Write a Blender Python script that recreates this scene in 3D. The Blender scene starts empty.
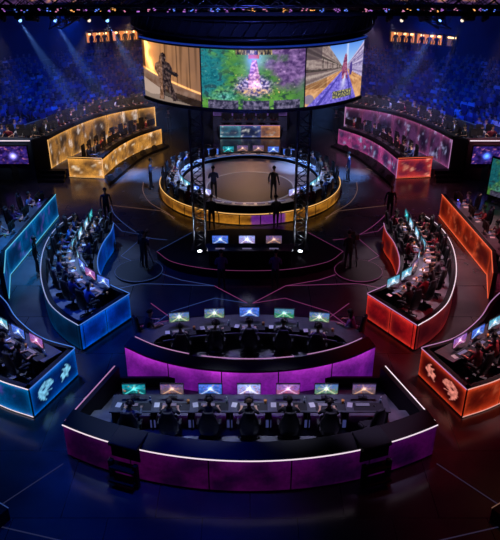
import bpy, bmesh, math, random
from mathutils import Vector, Matrix, noise
random.seed(7)
C = bpy.context.scene.collection
PI = math.pi
R = math.radians

# ------------------------------------------------------------------ materials
def mat(name, col=(.5,.5,.5), rough=.5, metal=0., emis=None, es=1., bump=0., bscale=40., coat=0., vary=0.):
    m = bpy.data.materials.new(name); m.use_nodes = True
    nt = m.node_tree; b = nt.nodes['Principled BSDF']
    b.inputs['Base Color'].default_value = (*col, 1)
    b.inputs['Roughness'].default_value = rough
    b.inputs['Metallic'].default_value = metal
    b.inputs['Coat Weight'].default_value = coat
    if emis:
        b.inputs['Emission Color'].default_value = (*emis, 1)
        b.inputs['Emission Strength'].default_value = es
    if bump or vary:
        tc = nt.nodes.new('ShaderNodeTexCoord'); n = nt.nodes.new('ShaderNodeTexNoise')
        n.inputs['Scale'].default_value = bscale; n.inputs['Detail'].default_value = 5
        nt.links.new(tc.outputs['Object'], n.inputs['Vector'])
        if bump:
            bp = nt.nodes.new('ShaderNodeBump'); bp.inputs['Strength'].default_value = bump
            bp.inputs['Distance'].default_value = .02
            nt.links.new(n.outputs['Fac'], bp.inputs['Height']); nt.links.new(bp.outputs['Normal'], b.inputs['Normal'])
        if vary:
            r = nt.nodes.new('ShaderNodeValToRGB')
            r.color_ramp.elements[0].position = .3; r.color_ramp.elements[1].position = .7
            r.color_ramp.elements[0].color = (*[c*(1-vary) for c in col], 1)
            r.color_ramp.elements[1].color = (*[min(1, c*(1+vary)) for c in col], 1)
            nt.links.new(n.outputs['Fac'], r.inputs['Fac']); nt.links.new(r.outputs['Color'], b.inputs['Base Color'])
    return m

def glow(name, col, s=1.):
    return mat(name, (.02,.02,.02), .5, emis=col, es=s)

def painted_display(name, strength=1., grain=.0, rough=.25):
    """A lit display surface: its picture is the mesh's own colour attribute, with a fine pixel grain."""
    m = bpy.data.materials.new(name); m.use_nodes = True
    nt = m.node_tree; b = nt.nodes['Principled BSDF']
    b.inputs['Base Color'].default_value = (.006,.006,.006,1); b.inputs['Roughness'].default_value = rough; b.inputs['Specular IOR Level'].default_value = .15
    a = nt.nodes.new('ShaderNodeAttribute'); a.attribute_name = 'Col'
    out = a.outputs['Color']
    if grain:
        tc = nt.nodes.new('ShaderNodeTexCoord'); n = nt.nodes.new('ShaderNodeTexNoise')
        n.inputs['Scale'].default_value = 9; n.inputs['Detail'].default_value = 6; n.inputs['Roughness'].default_value = .7
        nt.links.new(tc.outputs['Object'], n.inputs['Vector'])
        mr = nt.nodes.new('ShaderNodeMapRange'); mr.inputs['From Min'].default_value = .3; mr.inputs['From Max'].default_value = .7
        mr.inputs['To Min'].default_value = 1-grain; mr.inputs['To Max'].default_value = 1+grain
        nt.links.new(n.outputs['Fac'], mr.inputs['Value'])
        vm = nt.nodes.new('ShaderNodeVectorMath'); vm.operation = 'SCALE'
        nt.links.new(out, vm.inputs[0]); nt.links.new(mr.outputs['Result'], vm.inputs['Scale'])
        out = vm.outputs['Vector']
    nt.links.new(out, b.inputs['Emission Color']); b.inputs['Emission Strength'].default_value = strength
    return m

M = {}
M['black'] = mat('black_laminate', (.006,.006,.008), .55, bump=.05, bscale=60)
M['black'].node_tree.nodes['Principled BSDF'].inputs['Specular IOR Level'].default_value = .25
M['blackmatte'] = mat('black_cloth', (.008,.008,.010), .8, bump=.2, bscale=90)
M['deck'] = mat('grey_stage_deck', (.13,.135,.16), .4, vary=.3, bscale=3)
M['desk'] = mat('charcoal_desktop', (.085,.09,.11), .32, vary=.2, bscale=6)
M['ringdesk'] = mat('pale_grey_desktop', (.5,.52,.58), .3, vary=.15, bscale=6)
M['metal'] = mat('dark_truss_metal', (.10,.10,.11), .35, .9)
M['chair'] = mat('black_leatherette', (.014,.014,.018), .42, bump=.1, bscale=80)
M['chairtrim'] = mat('grey_chair_trim', (.12,.12,.14), .5)
M['plastic'] = mat('black_plastic', (.02,.02,.022), .35)
M['stand_step'] = mat('dark_blue_tread', (.02,.025,.045), .7, vary=.3, bscale=2)
M['seat_blue'] = mat('blue_seat_plastic', (.03,.05,.14), .5)
M['skin'] = mat('skin', (.52,.30,.20), .55)
M['trousers'] = mat('dark_trousers', (.02,.022,.03), .8)
M['shoes'] = mat('black_shoes', (.015,.015,.015), .5)
M['hair'] = mat('dark_hair', (.018,.011,.008), .6, bump=.5, bscale=120)
M['hairbrown'] = mat('brown_hair', (.06,.03,.015), .6, bump=.5, bscale=120)
M['headset'] = mat('black_headset', (.03,.03,.035), .35)
M['mat'] = mat('black_desk_pad', (.02,.02,.025), .8)
M['white'] = mat('white_plastic', (.7,.7,.72), .4)
M['cup'] = mat('orange_cup', (.7,.28,.05), .5)
M['bottle'] = mat('clear_bottle', (.45,.6,.75), .1, coat=.5)
M['display'] = painted_display('display_picture', 1.)
M['led'] = painted_display('lit_panel_print', 1., .30, .4)
M['rgb'] = glow('key_glow', (.3,.25,.5), .5)
M['lens'] = glow('lamp_lens_blue', (.2,.45,1), 3)
M['lenswhite'] = glow('lamp_lens_white', (1,.8,.65), 1.2)
M['lampoff'] = mat('dark_glass_lens', (.02,.02,.03), .1)
for k, c in dict(shirt_black=(.02,.02,.025), shirt_grey=(.16,.17,.2), shirt_white=(.55,.56,.6), shirt_navy=(.03,.05,.16),
                 shirt_blue=(.08,.16,.42), shirt_purple=(.16,.08,.3), shirt_maroon=(.22,.02,.04), shirt_red=(.4,.04,.05)).items():
    M[k] = mat(k, c, .85, bump=.2, bscale=70)
M['s_white'] = glow('white_light_strip', (.95,.78,.88), 1.0)
M['s_pink'] = glow('pink_light_strip', (.75,.35,.72), .6)
M['s_ice'] = glow('ice_light_strip', (.42,.48,.85), .8)
M['s_cyan'] = glow('cyan_light_strip', (.14,.62,.85), .9)
M['s_blue'] = glow('blue_light_strip', (.10,.28,.95), .7)
M['s_red'] = glow('red_light_strip', (1,.16,.07), .9)
M['s_pale_red'] = glow('pale_red_light_strip', (1,.45,.38), .8)
M['s_gold'] = glow('gold_light_strip', (1,.52,.16), 1.)
M['line_blue'] = glow('blue_floor_inlay', (.05,.10,.35), .5)  # floor lines: the light they reflect is put in as a faint glow
M['line_pink'] = glow('magenta_floor_inlay', (.34,.06,.22), .5)
M['line_white'] = glow('pale_floor_inlay', (.35,.33,.42), .7)
M['line_dim'] = glow('dim_floor_inlay', (.03,.03,.07), .5)
M['line_warm'] = glow('warm_floor_inlay', (.28,.14,.10), .5)

# floor: dark polished stage tiles
def floor_material():
    m = bpy.data.materials.new('polished_dark_stage_floor'); m.use_nodes = True
    nt = m.node_tree; b = nt.nodes['Principled BSDF']
    tc = nt.nodes.new('ShaderNodeTexCoord')
    n = nt.nodes.new('ShaderNodeTexNoise'); n.inputs['Scale'].default_value = .6; n.inputs['Detail'].default_value = 6
    nt.links.new(tc.outputs['Object'], n.inputs['Vector'])
    r = nt.nodes.new('ShaderNodeValToRGB')
    r.color_ramp.elements[0].position = .35; r.color_ramp.elements[1].position = .7
    r.color_ramp.elements[0].color = (.05,.05,.055,1); r.color_ramp.elements[1].color = (.085,.085,.09,1)
    br = nt.nodes.new('ShaderNodeTexBrick'); br.inputs['Scale'].default_value = .5
    br.inputs['Mortar Size'].default_value = .006; br.inputs['Brick Width'].default_value = 1.2; br.inputs['Row Height'].default_value = 1.2
    br.inputs['Color1'].default_value = (1,1,1,1); br.inputs['Color2'].default_value = (.82,.82,.82,1); br.inputs['Mortar'].default_value = (.3,.3,.3,1)
    nt.links.new(tc.outputs['Object'], br.inputs['Vector'])
    mx = nt.nodes.new('ShaderNodeMixRGB'); mx.blend_type = 'MULTIPLY'; mx.inputs['Fac'].default_value = 1
    nt.links.new(n.outputs['Fac'], r.inputs['Fac']); nt.links.new(r.outputs['Color'], mx.inputs['Color1']); nt.links.new(br.outputs['Color'], mx.inputs['Color2'])
    nt.links.new(mx.outputs['Color'], b.inputs['Base Color'])
    n2 = nt.nodes.new('ShaderNodeTexNoise'); n2.inputs['Scale'].default_value = 2.2; n2.inputs['Detail'].default_value = 8
    nt.links.new(tc.outputs['Object'], n2.inputs['Vector'])
    mr = nt.nodes.new('ShaderNodeMapRange'); mr.inputs['To Min'].default_value = .10; mr.inputs['To Max'].default_value = .30
    nt.links.new(n2.outputs['Fac'], mr.inputs['Value']); nt.links.new(mr.outputs['Result'], b.inputs['Roughness'])
    b.inputs['Specular IOR Level'].default_value = .7
    return m
M['floor'] = floor_material()

# ------------------------------------------------------------------ mesh helpers
class MB:
    def __init__(s): s.v = []; s.f = []; s.mi = []; s.smooth = []; s.cur = 0; s.col = None
    def face(s, idx, sm=False): s.f.append(tuple(idx)); s.mi.append(s.cur); s.smooth.append(sm)
    def box(s, c, d, rz=0., rx=0., bev=0.):
        x, y, z = [k/2 for k in d]
        m = Matrix.Translation(c) @ Matrix.Rotation(rz,4,'Z') @ Matrix.Rotation(rx,4,'X')
        b = min(bev, x*.9, y*.9, z*.9)
        if b <= 0:
            n = len(s.v)
            for sx, sy, sz in ((-1,-1,-1),(1,-1,-1),(1,1,-1),(-1,1,-1),(-1,-1,1),(1,-1,1),(1,1,1),(-1,1,1)):
                s.v.append(m @ Vector((sx*x, sy*y, sz*z)))
            for f in ((0,3,2,1),(4,5,6,7),(0,1,5,4),(1,2,6,5),(2,3,7,6),(3,0,4,7)): s.face([n+i for i in f])
        else:
            rings = []
            for zz, ins in ((-z, b),(-z+b, 0),(z-b, 0),(z, b)):
                X, Y = x-ins, y-ins; q = b
                ring = [(X-q,-Y),(X,-Y+q),(X,Y-q),(X-q,Y),(-X+q,Y),(-X,Y-q),(-X,-Y+q),(-X+q,-Y)]
                n = len(s.v)
                for px, py in ring: s.v.append(m @ Vector((px,py,zz)))
                rings.append(n)
            for a, c2 in zip(rings, rings[1:]):
                for i in range(8): s.face((a+i, a+(i+1)%8, c2+(i+1)%8, c2+i))
            s.face([rings[0]+i for i in range(7,-1,-1)]); s.face([rings[-1]+i for i in range(8)])
        return s
    def tube(s, pts, r, n=6, caps=True, closed=False):
        pts = [Vector(p) for p in pts]; rings = []
        rr = r if isinstance(r,(list,tuple)) else [r]*len(pts)
        L = len(pts)
        for i, p in enumerate(pts):
            if closed: t = pts[(i+1)%L]-pts[i-1]
            else: t = pts[min(i+1,L-1)]-pts[max(i-1,0)]
            if t.length < 1e-9: t = Vector((0,0,1))
            t.normalize()
            u = t.cross(Vector((0,0,1)))
            if u.length < 1e-3: u = t.cross(Vector((0,1,0)))
            u.normalize(); w = u.cross(t)
            k = len(s.v)
            for j in range(n):
                a = 2*PI*j/n
                s.v.append(p + (u*math.cos(a)+w*math.sin(a))*rr[i])
            rings.append(k)
        pairs = list(zip(rings, rings[1:]))
        if closed: pairs.append((rings[-1], rings[0]))
        for a, b in pairs:
            for j in range(n): s.face((a+j, b+j, b+(j+1)%n, a+(j+1)%n), True)
        if caps and not closed:
            s.face([rings[0]+j for j in range(n)]); s.face([rings[-1]+j for j in range(n-1,-1,-1)])
        return s
    def cyl(s, c, r, h, n=16, r2=None):
        c = Vector(c); r2 = r if r2 is None else r2
        k = len(s.v)
        for z, q in ((0,r),(h,r2)):
            for j in range(n): s.v.append(c+Vector((q*math.cos(2*PI*j/n), q*math.sin(2*PI*j/n), z)))
        for j in range(n): s.face((k+j, k+(j+1)%n, k+n+(j+1)%n, k+n+j), True)
        s.face([k+j for j in range(n-1,-1,-1)]); s.face([k+n+j for j in range(n)])
        return s
    def sphere(s, c, rad, nu=12, nv=8, v0=0., v1=1.):
        c = Vector(c); k = len(s.v)
        rx, ry, rz = rad if isinstance(rad,(tuple,list)) else (rad,)*3
        for i in range(nv+1):
            th = PI*(v0+(v1-v0)*i/nv)
            for j in range(nu):
                a = 2*PI*j/nu
                s.v.append(c+Vector((rx*math.sin(th)*math.cos(a), ry*math.sin(th)*math.sin(a), rz*math.cos(th))))
        for i in range(nv):
            for j in range(nu): s.face((k+i*nu+j, k+(i+1)*nu+j, k+(i+1)*nu+(j+1)%nu, k+i*nu+(j+1)%nu), True)
        return s
    def prism(s, poly, z0, z1):
        n = len(poly); k = len(s.v)
        A = sum(poly[i][0]*poly[(i+1)%n][1]-poly[(i+1)%n][0]*poly[i][1] for i in range(n))
        if A < 0: poly = poly[::-1]
        for z in (z0,z1):
            for p in poly: s.v.append(Vector((p[0],p[1],z)))
        for i in range(n): s.face((k+i, k+(i+1)%n, k+n+(i+1)%n, k+n+i))
        s.face([k+i for i in range(n-1,-1,-1)]); s.face([k+n+i for i in range(n)])
        return s
    def band(s, A, B, z0, z1, closed=False):
        """solid ribbon between two plan curves of the same length"""
        n = len(A); k = len(s.v)
        for a, b in zip(A,B):
            s.v += [Vector((a[0],a[1],z0)), Vector((b[0],b[1],z0)), Vector((b[0],b[1],z1)), Vector((a[0],a[1],z1))]
        rng = n if closed else n-1
        for i in range(rng):
            p = k+4*i; q = k+4*((i+1)%n)
            for e in range(4): s.face((p+e, q+e, q+(e+1)%4, p+(e+1)%4))
        if not closed: s.face((k,k+1,k+2,k+3)); e = k+4*(n-1); s.face((e+3,e+2,e+1,e))
        return s
    def mesh(s, name, mats, origin=(0,0,0)):
        me = bpy.data.meshes.new(name); o = Vector(origin)
        me.from_pydata([tuple(Vector(v)-o) for v in s.v], [], s.f)
        if not isinstance(mats,(list,tuple)): mats = [mats]
        for m in mats: me.materials.append(m)
        for p, mi, sm in zip(me.polygons, s.mi, s.smooth): p.material_index = mi; p.use_smooth = sm
        if s.col:
            a = me.color_attributes.new('Col','FLOAT_COLOR','POINT')
            for i, c in enumerate(s.col): a.data[i].color = (*c, 1)
        me.update(); 
        bm = bmesh.new(); bm.from_mesh(me); 
        if not s.col: bmesh.ops.recalc_face_normals(bm, faces=bm.faces)
        bm.to_mesh(me); bm.free()
        return me
    def build(s, name, mats, parent=None, world=True):
        o = Vector((0,0,0))
        if parent is not None and world: o = origin_of(parent)
        ob = bpy.data.objects.new(name, s.mesh(name, mats, o)); C.objects.link(ob); ob.parent = parent
        return ob

def origin_of(o):
    p = Vector(o.location)
    while o.parent: o = o.parent; p += Vector(o.location)
    return p
def tag(o, label=None, cat=None, group=None, kind=None):
    if label: o['label'] = label
    if cat: o['category'] = cat
    if group: o['group'] = group
    if kind: o['kind'] = kind
    return o
def empty(name, loc=(0,0,0), rz=0.):
    o = bpy.data.objects.new(name, None); C.objects.link(o); o.location = loc; o.rotation_euler = (0,0,rz)
    o.empty_display_size = .1
    return o
def solo(mb, name, mats, loc, label, cat, group=None, rz=0.):
    """one-mesh thing whose mesh is written in its own local frame"""
    o = bpy.data.objects.new(name, mb.mesh(name, mats)); C.objects.link(o); o.location = loc; o.rotation_euler = (0,0,rz)
    return tag(o, label, cat, group)
def dup(o, parent=None):
    c = o.copy(); C.objects.link(c); c.parent = parent
    for k in ('label','group'):
        if parent is None and k in c: del c[k]
    for ch in o.children: dup(ch, c)
    return c
PROTOS = []
def proto(o):
    PROTOS.append(o); o['_used'] = 0; return o
def place(o, loc, rz, label, cat, group=None):
    if not o.get('_used', 0): o['_used'] = 1; r = o
    else: r = dup(o)
    r.location = loc; r.rotation_euler = (0,0,rz)
    tag(r, label, cat)
    if group: r['group'] = group
    return r

ORD = ['first','second','third','fourth','fifth','sixth','seventh','eighth','ninth','tenth','eleventh','twelfth','thirteenth','fourteenth','fifteenth','sixteenth','seventeenth','eighteenth']

def smooth_path(pts, step=.25, closed=False):
    P = [Vector((p[0],p[1],0)) for p in pts]; out = []
    n = len(P)
    for i in range(n-1):
        p0 = P[i-1] if i else P[0]*2-P[1]; p1 = P[i]; p2 = P[i+1]; p3 = P[i+2] if i+2 < n else P[-1]*2-P[-2]
        k = max(1, int((p2-p1).length/step))
        for j in range(k):
            t = j/k
            q = .5*((2*p1)+(-p0+p2)*t+(2*p0-5*p1+4*p2-p3)*t*t+(-p0+3*p1-3*p2+p3)*t**3)
            out.append((q.x,q.y))
    out.append((P[-1].x,P[-1].y))
    return out
def even(pts, n):
    """n+1 points evenly spaced on a polyline"""
    d = [0]
    for a, b in zip(pts, pts[1:]): d.append(d[-1]+math.dist(a,b))
    out = []; j = 0
    for i in range(n+1):
        s = d[-1]*i/n
        while j < len(d)-2 and d[j+1] < s: j += 1
        t = (s-d[j])/max(1e-9, d[j+1]-d[j]); t = min(1,max(0,t))
        out.append((pts[j][0]+(pts[j+1][0]-pts[j][0])*t, pts[j][1]+(pts[j+1][1]-pts[j][1])*t))
    return out
def plen(pts): return sum(math.dist(a,b) for a,b in zip(pts,pts[1:]))
def offset(pts, d):
    """shift a polyline sideways; positive d = to the right of travel"""
    out = []; n = len(pts)
    for i, p in enumerate(pts):
        a = pts[max(0,i-1)]; b = pts[min(n-1,i+1)]
        tx, ty = b[0]-a[0], b[1]-a[1]; L = math.hypot(tx,ty) or 1
        out.append((p[0]+ty/L*d, p[1]-tx/L*d))
    return out
def arc(cx, cy, r, a0, a1, n=32):
    return [(cx+r*math.cos(R(a0+(a1-a0)*i/n)), cy+r*math.sin(R(a0+(a1-a0)*i/n))) for i in range(n+1)]
def mir(pts): return [(-p[0],p[1]) for p in pts]

# ------------------------------------------------------------------ pictures on lit surfaces
def nz(x, y, s=0.): return noise.noise(Vector((x,y,s)))
def fbm(x, y, s=0., o=4):
    v = 0; a = .5; f = 1
    for _ in range(o): v += a*noise.noise(Vector((x*f,y*f,s+_*7))); a *= .55; f *= 2.1
    return v
def mixc(a, b, t):
    t = max(0,min(1,t)); return tuple(p*(1-t)+q*t for p,q in zip(a,b))
def addc(a, b, k=1.): return tuple(p+q*k for p,q in zip(a,b))
def disp(c): return tuple(max(0,min(1.25,p))**1.9 for p in c)      # display values to light
def mulc(a, k): return tuple(p*k for p in a)
def sst(a, b, x):
    t = max(0,min(1,(x-a)/(b-a))); return t*t*(3-2*t)

def panel_painter(base, dark, edge, seed, edge_w=.12, amp=1., splash=None, k=1., top=None, tw=.25):
    def f(s, h, u, L):
        n = fbm(s*1.1+seed, h*1.3, seed, 4)
        c = mixc(dark, base, .30+n*1.9*amp)
        if splash:
            q = fbm(s*2.3-seed, h*3+3, seed+5, 3)
            c = mixc(c, splash, sst(.12,.36,q))
        e = min(h, 1-h)*1.05; e2 = min(u, L-u)/1.05
        g = math.exp(-max(0,e)/edge_w)+.6*math.exp(-max(0,e2)/edge_w)
        if top: c = addc(c, top, math.exp(-(1-h)/tw)*(.65+.9*max(-.5,nz(s*1.3,seed,2))))  # light falling off from the top edge, painted into the panel colour
        return mulc(addc(c, edge, min(1.1,g)), k)
    return f

def in_poly(x, y, P):
    r = False; j = len(P)-1
    for i in range(len(P)):
        if (P[i][1] > y) != (P[j][1] > y) and x < (P[j][0]-P[i][0])*(y-P[i][1])/(P[j][1]-P[i][1])+P[i][0]: r = not r
        j = i
    return r

# ------------------------------------------------------------------ booth walls with lit panels
def wall_run(parent, pts, z0, z1, painter, strip, out=1, thick=.22, plenth=1.6, pz=(.08,.05), strips=('top',), coping=None, cop_h=.0, straight=False, ny=10, sub=14):
    """parapet, lit panels, light strips; OUT = +1 when the outside lies right of travel"""
    P = pts if straight else smooth_path(pts)
    if straight: P = even(P, max(2,int(plen(P)/.4)))
    inner = offset(P, -out*thick)
    MB().band(P, inner, z0, z1).build('parapet', M['black'], parent)
    if coping:
        w, h = coping
        a = offset(P, out*.012); b = offset(P, -out*(thick+w*0+.03))
        c = MB(); n = len(a); 
        for q, r_ in zip(a, offset(P, -out*w)):
            c.v += [Vector((q[0],q[1],z1)), Vector((r_[0],r_[1],z1)), Vector((r_[0],r_[1],z1+h)), Vector((q[0],q[1],z1+.02))]
        for i in range(n-1):
            p, q = 4*i, 4*i+4
            for e in range(4): c.face((p+e,q+e,q+(e+1)%4,p+(e+1)%4))
        c.face((0,1,2,3)); e = 4*(n-1); c.face((e+3,e+2,e+1,e))
        c.build('coping', M['black'], parent)
    face = offset(P, out*.02)
    L = plen(face); n = max(1, round(L/plenth))
    E_ = even(face, n*sub); ds = L/(n*sub)
    za, zb = z0+pz[0], z1-pz[1]
    for i in range(n):
        m = MB(); m.col = []
        seg = E_[i*sub:(i+1)*sub+1]; gap = .018
        for j, p in enumerate(seg):
            q = p
            if j == 0: q = (p[0]+(seg[1][0]-p[0])*gap/ds, p[1]+(seg[1][1]-p[1])*gap/ds)
            if j == sub: q = (p[0]+(seg[-2][0]-p[0])*gap/ds, p[1]+(seg[-2][1]-p[1])*gap/ds)
            for t in range(ny+1):
                h = t/ny
                m.v.append(Vector((q[0],q[1],za+(zb-za)*h)))
                m.col.append(painter((i*sub+j)*ds, h, j*ds, ds*sub))
        for j in range(sub):
            for t in range(ny):
                a = j*(ny+1)+t; f = (a, a+ny+1, a+ny+2, a+1)
                m.face(f if out > 0 else f[::-1], True)
        m.build('led_panel', M['led'], parent)
    if strip:
        sp = offset(P, out*.03)
        if 'top' in strips: MB().tube([(x,y,z1-.012) for x,y in sp], .017, 6).build('light_strip', strip, parent)
        if 'bottom' in strips: MB().tube([(x,y,z0+.05) for x,y in sp], .014, 6).build('light_strip', strip, parent)
    return P

# ------------------------------------------------------------------ people
def skin_mesh(name, chain, rads, root, sub=1):
    """CHAIN: {key:(pos,parent)}; one continuous surface grown over the skeleton"""
    keys = list(chain); idx = {k:i for i,k in enumerate(keys)}
    me = bpy.data.meshes.new(name)
    me.from_pydata([chain[k][0] for k in keys], [(idx[k],idx[chain[k][1]]) for k in keys if chain[k][1]], [])
    ob = bpy.data.objects.new(name, me); C.objects.link(ob)
    md = ob.modifiers.new('skin','SKIN'); md.use_smooth_shade = True; md.branch_smoothing = .3
    if not me.skin_vertices: me.skin_vertices.new()
    sv = me.skin_vertices[0].data
    for k in keys:
        r = rads[k]; sv[idx[k]].radius = r if isinstance(r,tuple) else (r,r)
        sv[idx[k]].use_root = (k == root)
    if sub: s = ob.modifiers.new('sub','SUBSURF'); s.levels = sub; s.render_levels = sub
    dg = bpy.context.evaluated_depsgraph_get(); ev = ob.evaluated_get(dg)
    out = bpy.data.meshes.new_from_object(ev); out.name = name
    bpy.data.objects.remove(ob); 
    return out

def person_mesh(name, pose, hands=True, sub=1):
    ch = {}; rd = {}
    def add(k, p, par, r): ch[k] = (p,par); rd[k] = r
    st = pose['stand']; ln = pose.get('lean',.0)
    hz = .95 if st else .53
    add('pelvis', (0,0,hz), None, (.15,.115))
    add('belly', (0,.02*ln*5, hz+.17), 'pelvis', (.145,.11))
    add('chest', (0,.10*ln*5*.5, hz+.36), 'belly', (.17,.115))
    cy = .10*ln*2.5
    add('collar', (0,cy+.01,hz+.50), 'chest', (.10,.075))
    add('neck', (0,cy+.03,hz+.57), 'collar', (.05,.052))
    hx = pose.get('turn',0)
    add('jaw', (0+hx*.02,cy+.055,hz+.635), 'neck', (.062,.070))
    add('head', (0+hx*.03,cy+.05,hz+.72), 'jaw', (.078,.098))
    add('crown', (0+hx*.03,cy+.04,hz+.79), 'head', (.055,.07))
    add('nose', (hx*.05,cy+.158,hz+.685), 'jaw', .014)
    for s, n in ((-1,'l'),(1,'r')):
        add('ear'+n, (s*.092,cy+.045,hz+.70), 'head', .014)
        add('sh'+n, (s*.185,cy,hz+.45), 'chest', .062)
        el, wr = pose['arms'][0 if s < 0 else 1]
        el = Vector((el[0]*s, el[1], el[2]+(hz-.53))); wr = Vector((wr[0]*s, wr[1], wr[2]+(hz-.53)))
        add('el'+n, tuple(el), 'sh'+n, .044)
        add('wr'+n, tuple(wr), 'el'+n, .028)
        d = (wr-el).normalized()
        if not st: d = Vector((d.x*.4, 1, -.12)).normalized()
        pm = wr+d*.055
        add('pm'+n, tuple(pm), 'wr'+n, (.036,.020))
        if hands:
            side = d.cross(Vector((0,0,1))); side = side.normalized() if side.length > .1 else Vector((s,0,0))
            dn = Vector((0,0,-1)) if not st else Vector((0,.6,-.4))
            for q, (o, l) in enumerate(((-.027,.062),(-.009,.072),(.009,.067),(.026,.052))):
                a = pm+side*o*1.15+d*.045
                add(f'f{q}a{n}', tuple(a), 'pm'+n, .0095)
                b = a+d*l*.55+dn*.006
                add(f'f{q}b{n}', tuple(b), f'f{q}a{n}', .0088)
                add(f'f{q}c{n}', tuple(b+d*l*.4+dn*.022), f'f{q}b{n}', .0075)
            tside = -s
            a = wr+d*.03+side*(.03*tside*(1 if side.x*s>0 else -1))*1.0
            add('ta'+n, tuple(a+d*.01), 'pm'+n, .0105)
            add('tb'+n, tuple(a+d*.045+(a-wr-d*.03)*.5), 'ta'+n, .009)
        lx = .095
        add('hip'+n, (s*lx,0 if st else .03,hz-.06 if st else hz-.02), 'pelvis', .09 if st else .085)
        if st:
            w = pose.get('stride',0)*s
            add('kn'+n, (s*.10,.02+w*.12,.50), 'hip'+n, .058)
            add('an'+n, (s*.11,-.01+w*.2,.09), 'kn'+n, .040)
            add('to'+n, (s*.125,.15+w*.2,.035), 'an'+n, (.042,.03))
        else:
            k = pose.get('knee',.44)
            add('kn'+n, (s*.13,k,.50), 'hip'+n, .062)
            add('an'+n, (s*.14,k-.03+pose.get('foot',0),.10), 'kn'+n, .042)
            add('to'+n, (s*.15,k+.12+pose.get('foot',0),.04), 'an'+n, (.042,.03))
    me = skin_mesh(name, ch, rd, 'pelvis', sub)
    for m in ('shirt_black','skin','trousers','shoes'): me.materials.append(M[m])
    segs = []
    for k, (p, par) in ch.items():
        if par: segs.append((Vector(ch[par][0]), Vector(p), k))
    long = pose.get('long', False)
    def kind(k, t):
        if k in ('jaw','head','crown','nose','neck') or k.startswith('ear'): return 1
        if k.startswith('pm') or k[0] == 'f' or k in ('tal','tar','tbl','tbr'): return 1
        if k.startswith('wr'): return 0 if (long or t < .08) else 1
        if k.startswith('kn') or k.startswith('hip'): return 2
        if k.startswith('an'): return 2 if t < .85 else 3
        if k.startswith('to'): return 3
        return 0
    for f in me.polygons:
        c = f.center; best = 9; bk = 0
        for a, b, k in segs:
            ab = b-a; t = max(0,min(1,(c-a).dot(ab)/max(1e-9,ab.length_squared)))
            d = (c-(a+ab*t)).length
            if d < best: best = d; bk = kind(k,t)
        if bk == 0 and c.z < hz-.02: bk = 2
        f.material_index = bk; f.use_smooth = True
    # faces: small dark eyes and a mouth line set by shading the nearest faces is invisible at this size; sockets come from the nose and jaw forms
    return me, (ch['head'][0], ch['neck'][0])

def hair_mb(head, kind):
    m = MB(); h = Vector(head)
    n0 = len(m.v)
    m.sphere(h+Vector((0,-.012,.022)), (.093,.112,.108), 14, 8, 0, .56)
    for i in range(n0, len(m.v)):
        v = m.v[i]
        if v.y > h.y+.045 and v.z < h.z+.05: v.z = h.z+.05+.2*(v.z-h.z-.05)
        j = 1+.07*noise.noise(v*45)
        m.v[i] = h+(v-h)*j
    if kind == 'long':
        n1 = len(m.v)
        m.sphere(h+Vector((0,-.055,-.10)), (.088,.055,.17), 12, 8)
        for i in range(n1,len(m.v)): m.v[i] = m.v[i]+Vector((noise.noise(m.v[i]*30)*.012,0,0))
    if kind == 'cap':
        m.sphere(h+Vector((0,-.004,.03)), (.098,.116,.10), 14, 5, 0, .5)
        m.box(h+Vector((0,.13,.04)), (.13,.11,.012), bev=.005)
    return m
def headset_mb(head):
    m = MB(); h = Vector(head)
    m.tube([h+Vector((.112*math.cos(a), 0, .02+.128*math.sin(a))) for a in [PI*i/10 for i in range(11)]], .013, 6)
    for s in (-1,1):
        m.tube([h+Vector((s*.088,0,-.01)), h+Vector((s*.128,0,-.01))], [.044,.038], 10)
    m.tube([h+Vector((-.115,.01,-.03)), h+Vector((-.10,.09,-.075)), h+Vector((-.04,.135,-.08))], .006, 5)
    return m

POSES = {
 'playing': dict(stand=False, lean=.35, long=False, arms=(((.27,.16,.80),(.21,.41,.80)),((.27,.16,.80),(.20,.41,.80)))),
 'leaning': dict(stand=False, lean=.7, arms=(((.29,.22,.82),(.17,.44,.80)),((.30,.20,.82),(.24,.43,.80)))),
 'upright': dict(stand=False, lean=.1, long=True, turn=1, arms=(((.26,.12,.80),(.20,.36,.81)),((.28,.14,.79),(.26,.40,.80)))),
 'standing': dict(stand=True, lean=.05, long=True, stride=.3, arms=(((.25,-.03,.72),(.27,.07,.48)),((.25,-.03,.72),(.27,.08,.48)))),
 'holding': dict(stand=True, lean=.1, long=True, stride=-.2, arms=(((.24,.03,.72),(.10,.26,.82)),((.24,.03,.72),(.12,.27,.82)))),
 'watching': dict(stand=False, lean=.2, long=True, arms=(((.25,.10,.74),(.12,.26,.62)),((.25,.10,.74),(.12,.26,.62)))),
}
HEAD = {}
PM = {}
for k in ('playing','leaning','upright','standing','holding'):
    PM[k], HEAD[k] = person_mesh('person_'+k, POSES[k])
for k in ('watching',):
    PM[k], HEAD[k] = person_mesh('person_'+k, POSES[k], hands=False, sub=0)
ACC = {}
for k in PM:
    hd = HEAD[k][0]
    for q in ('short','long','cap'): ACC[k,q] = hair_mb(hd,q).mesh('hair_'+q, M['hair'])
    ACC[k,'brown'] = hair_mb(hd,'short').mesh('hair_brown', M['hairbrown'])
    ACC[k,'headset'] = headset_mb(hd).mesh('headset', M['headset'])

def person(loc, rz, pose, shirt, label, group=None, hair='short', headset=False, cat='person', scale=1.):
    o = bpy.data.objects.new('person', PM[pose]); C.objects.link(o)
    o.location = loc; o.rotation_euler = (0,0,rz); o.scale = (scale,)*3
    o.material_slots[0].link = 'OBJECT'; o.material_slots[0].material = M[shirt]
    tag(o, label, cat, group)
    if hair:
        h = bpy.data.objects.new('hair' if hair != 'cap' else 'cap', ACC[pose,hair]); C.objects.link(h); h.parent = o
    if headset:
        h = bpy.data.objects.new('headset', ACC[pose,'headset']); C.objects.link(h); h.parent = o
    return o

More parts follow.
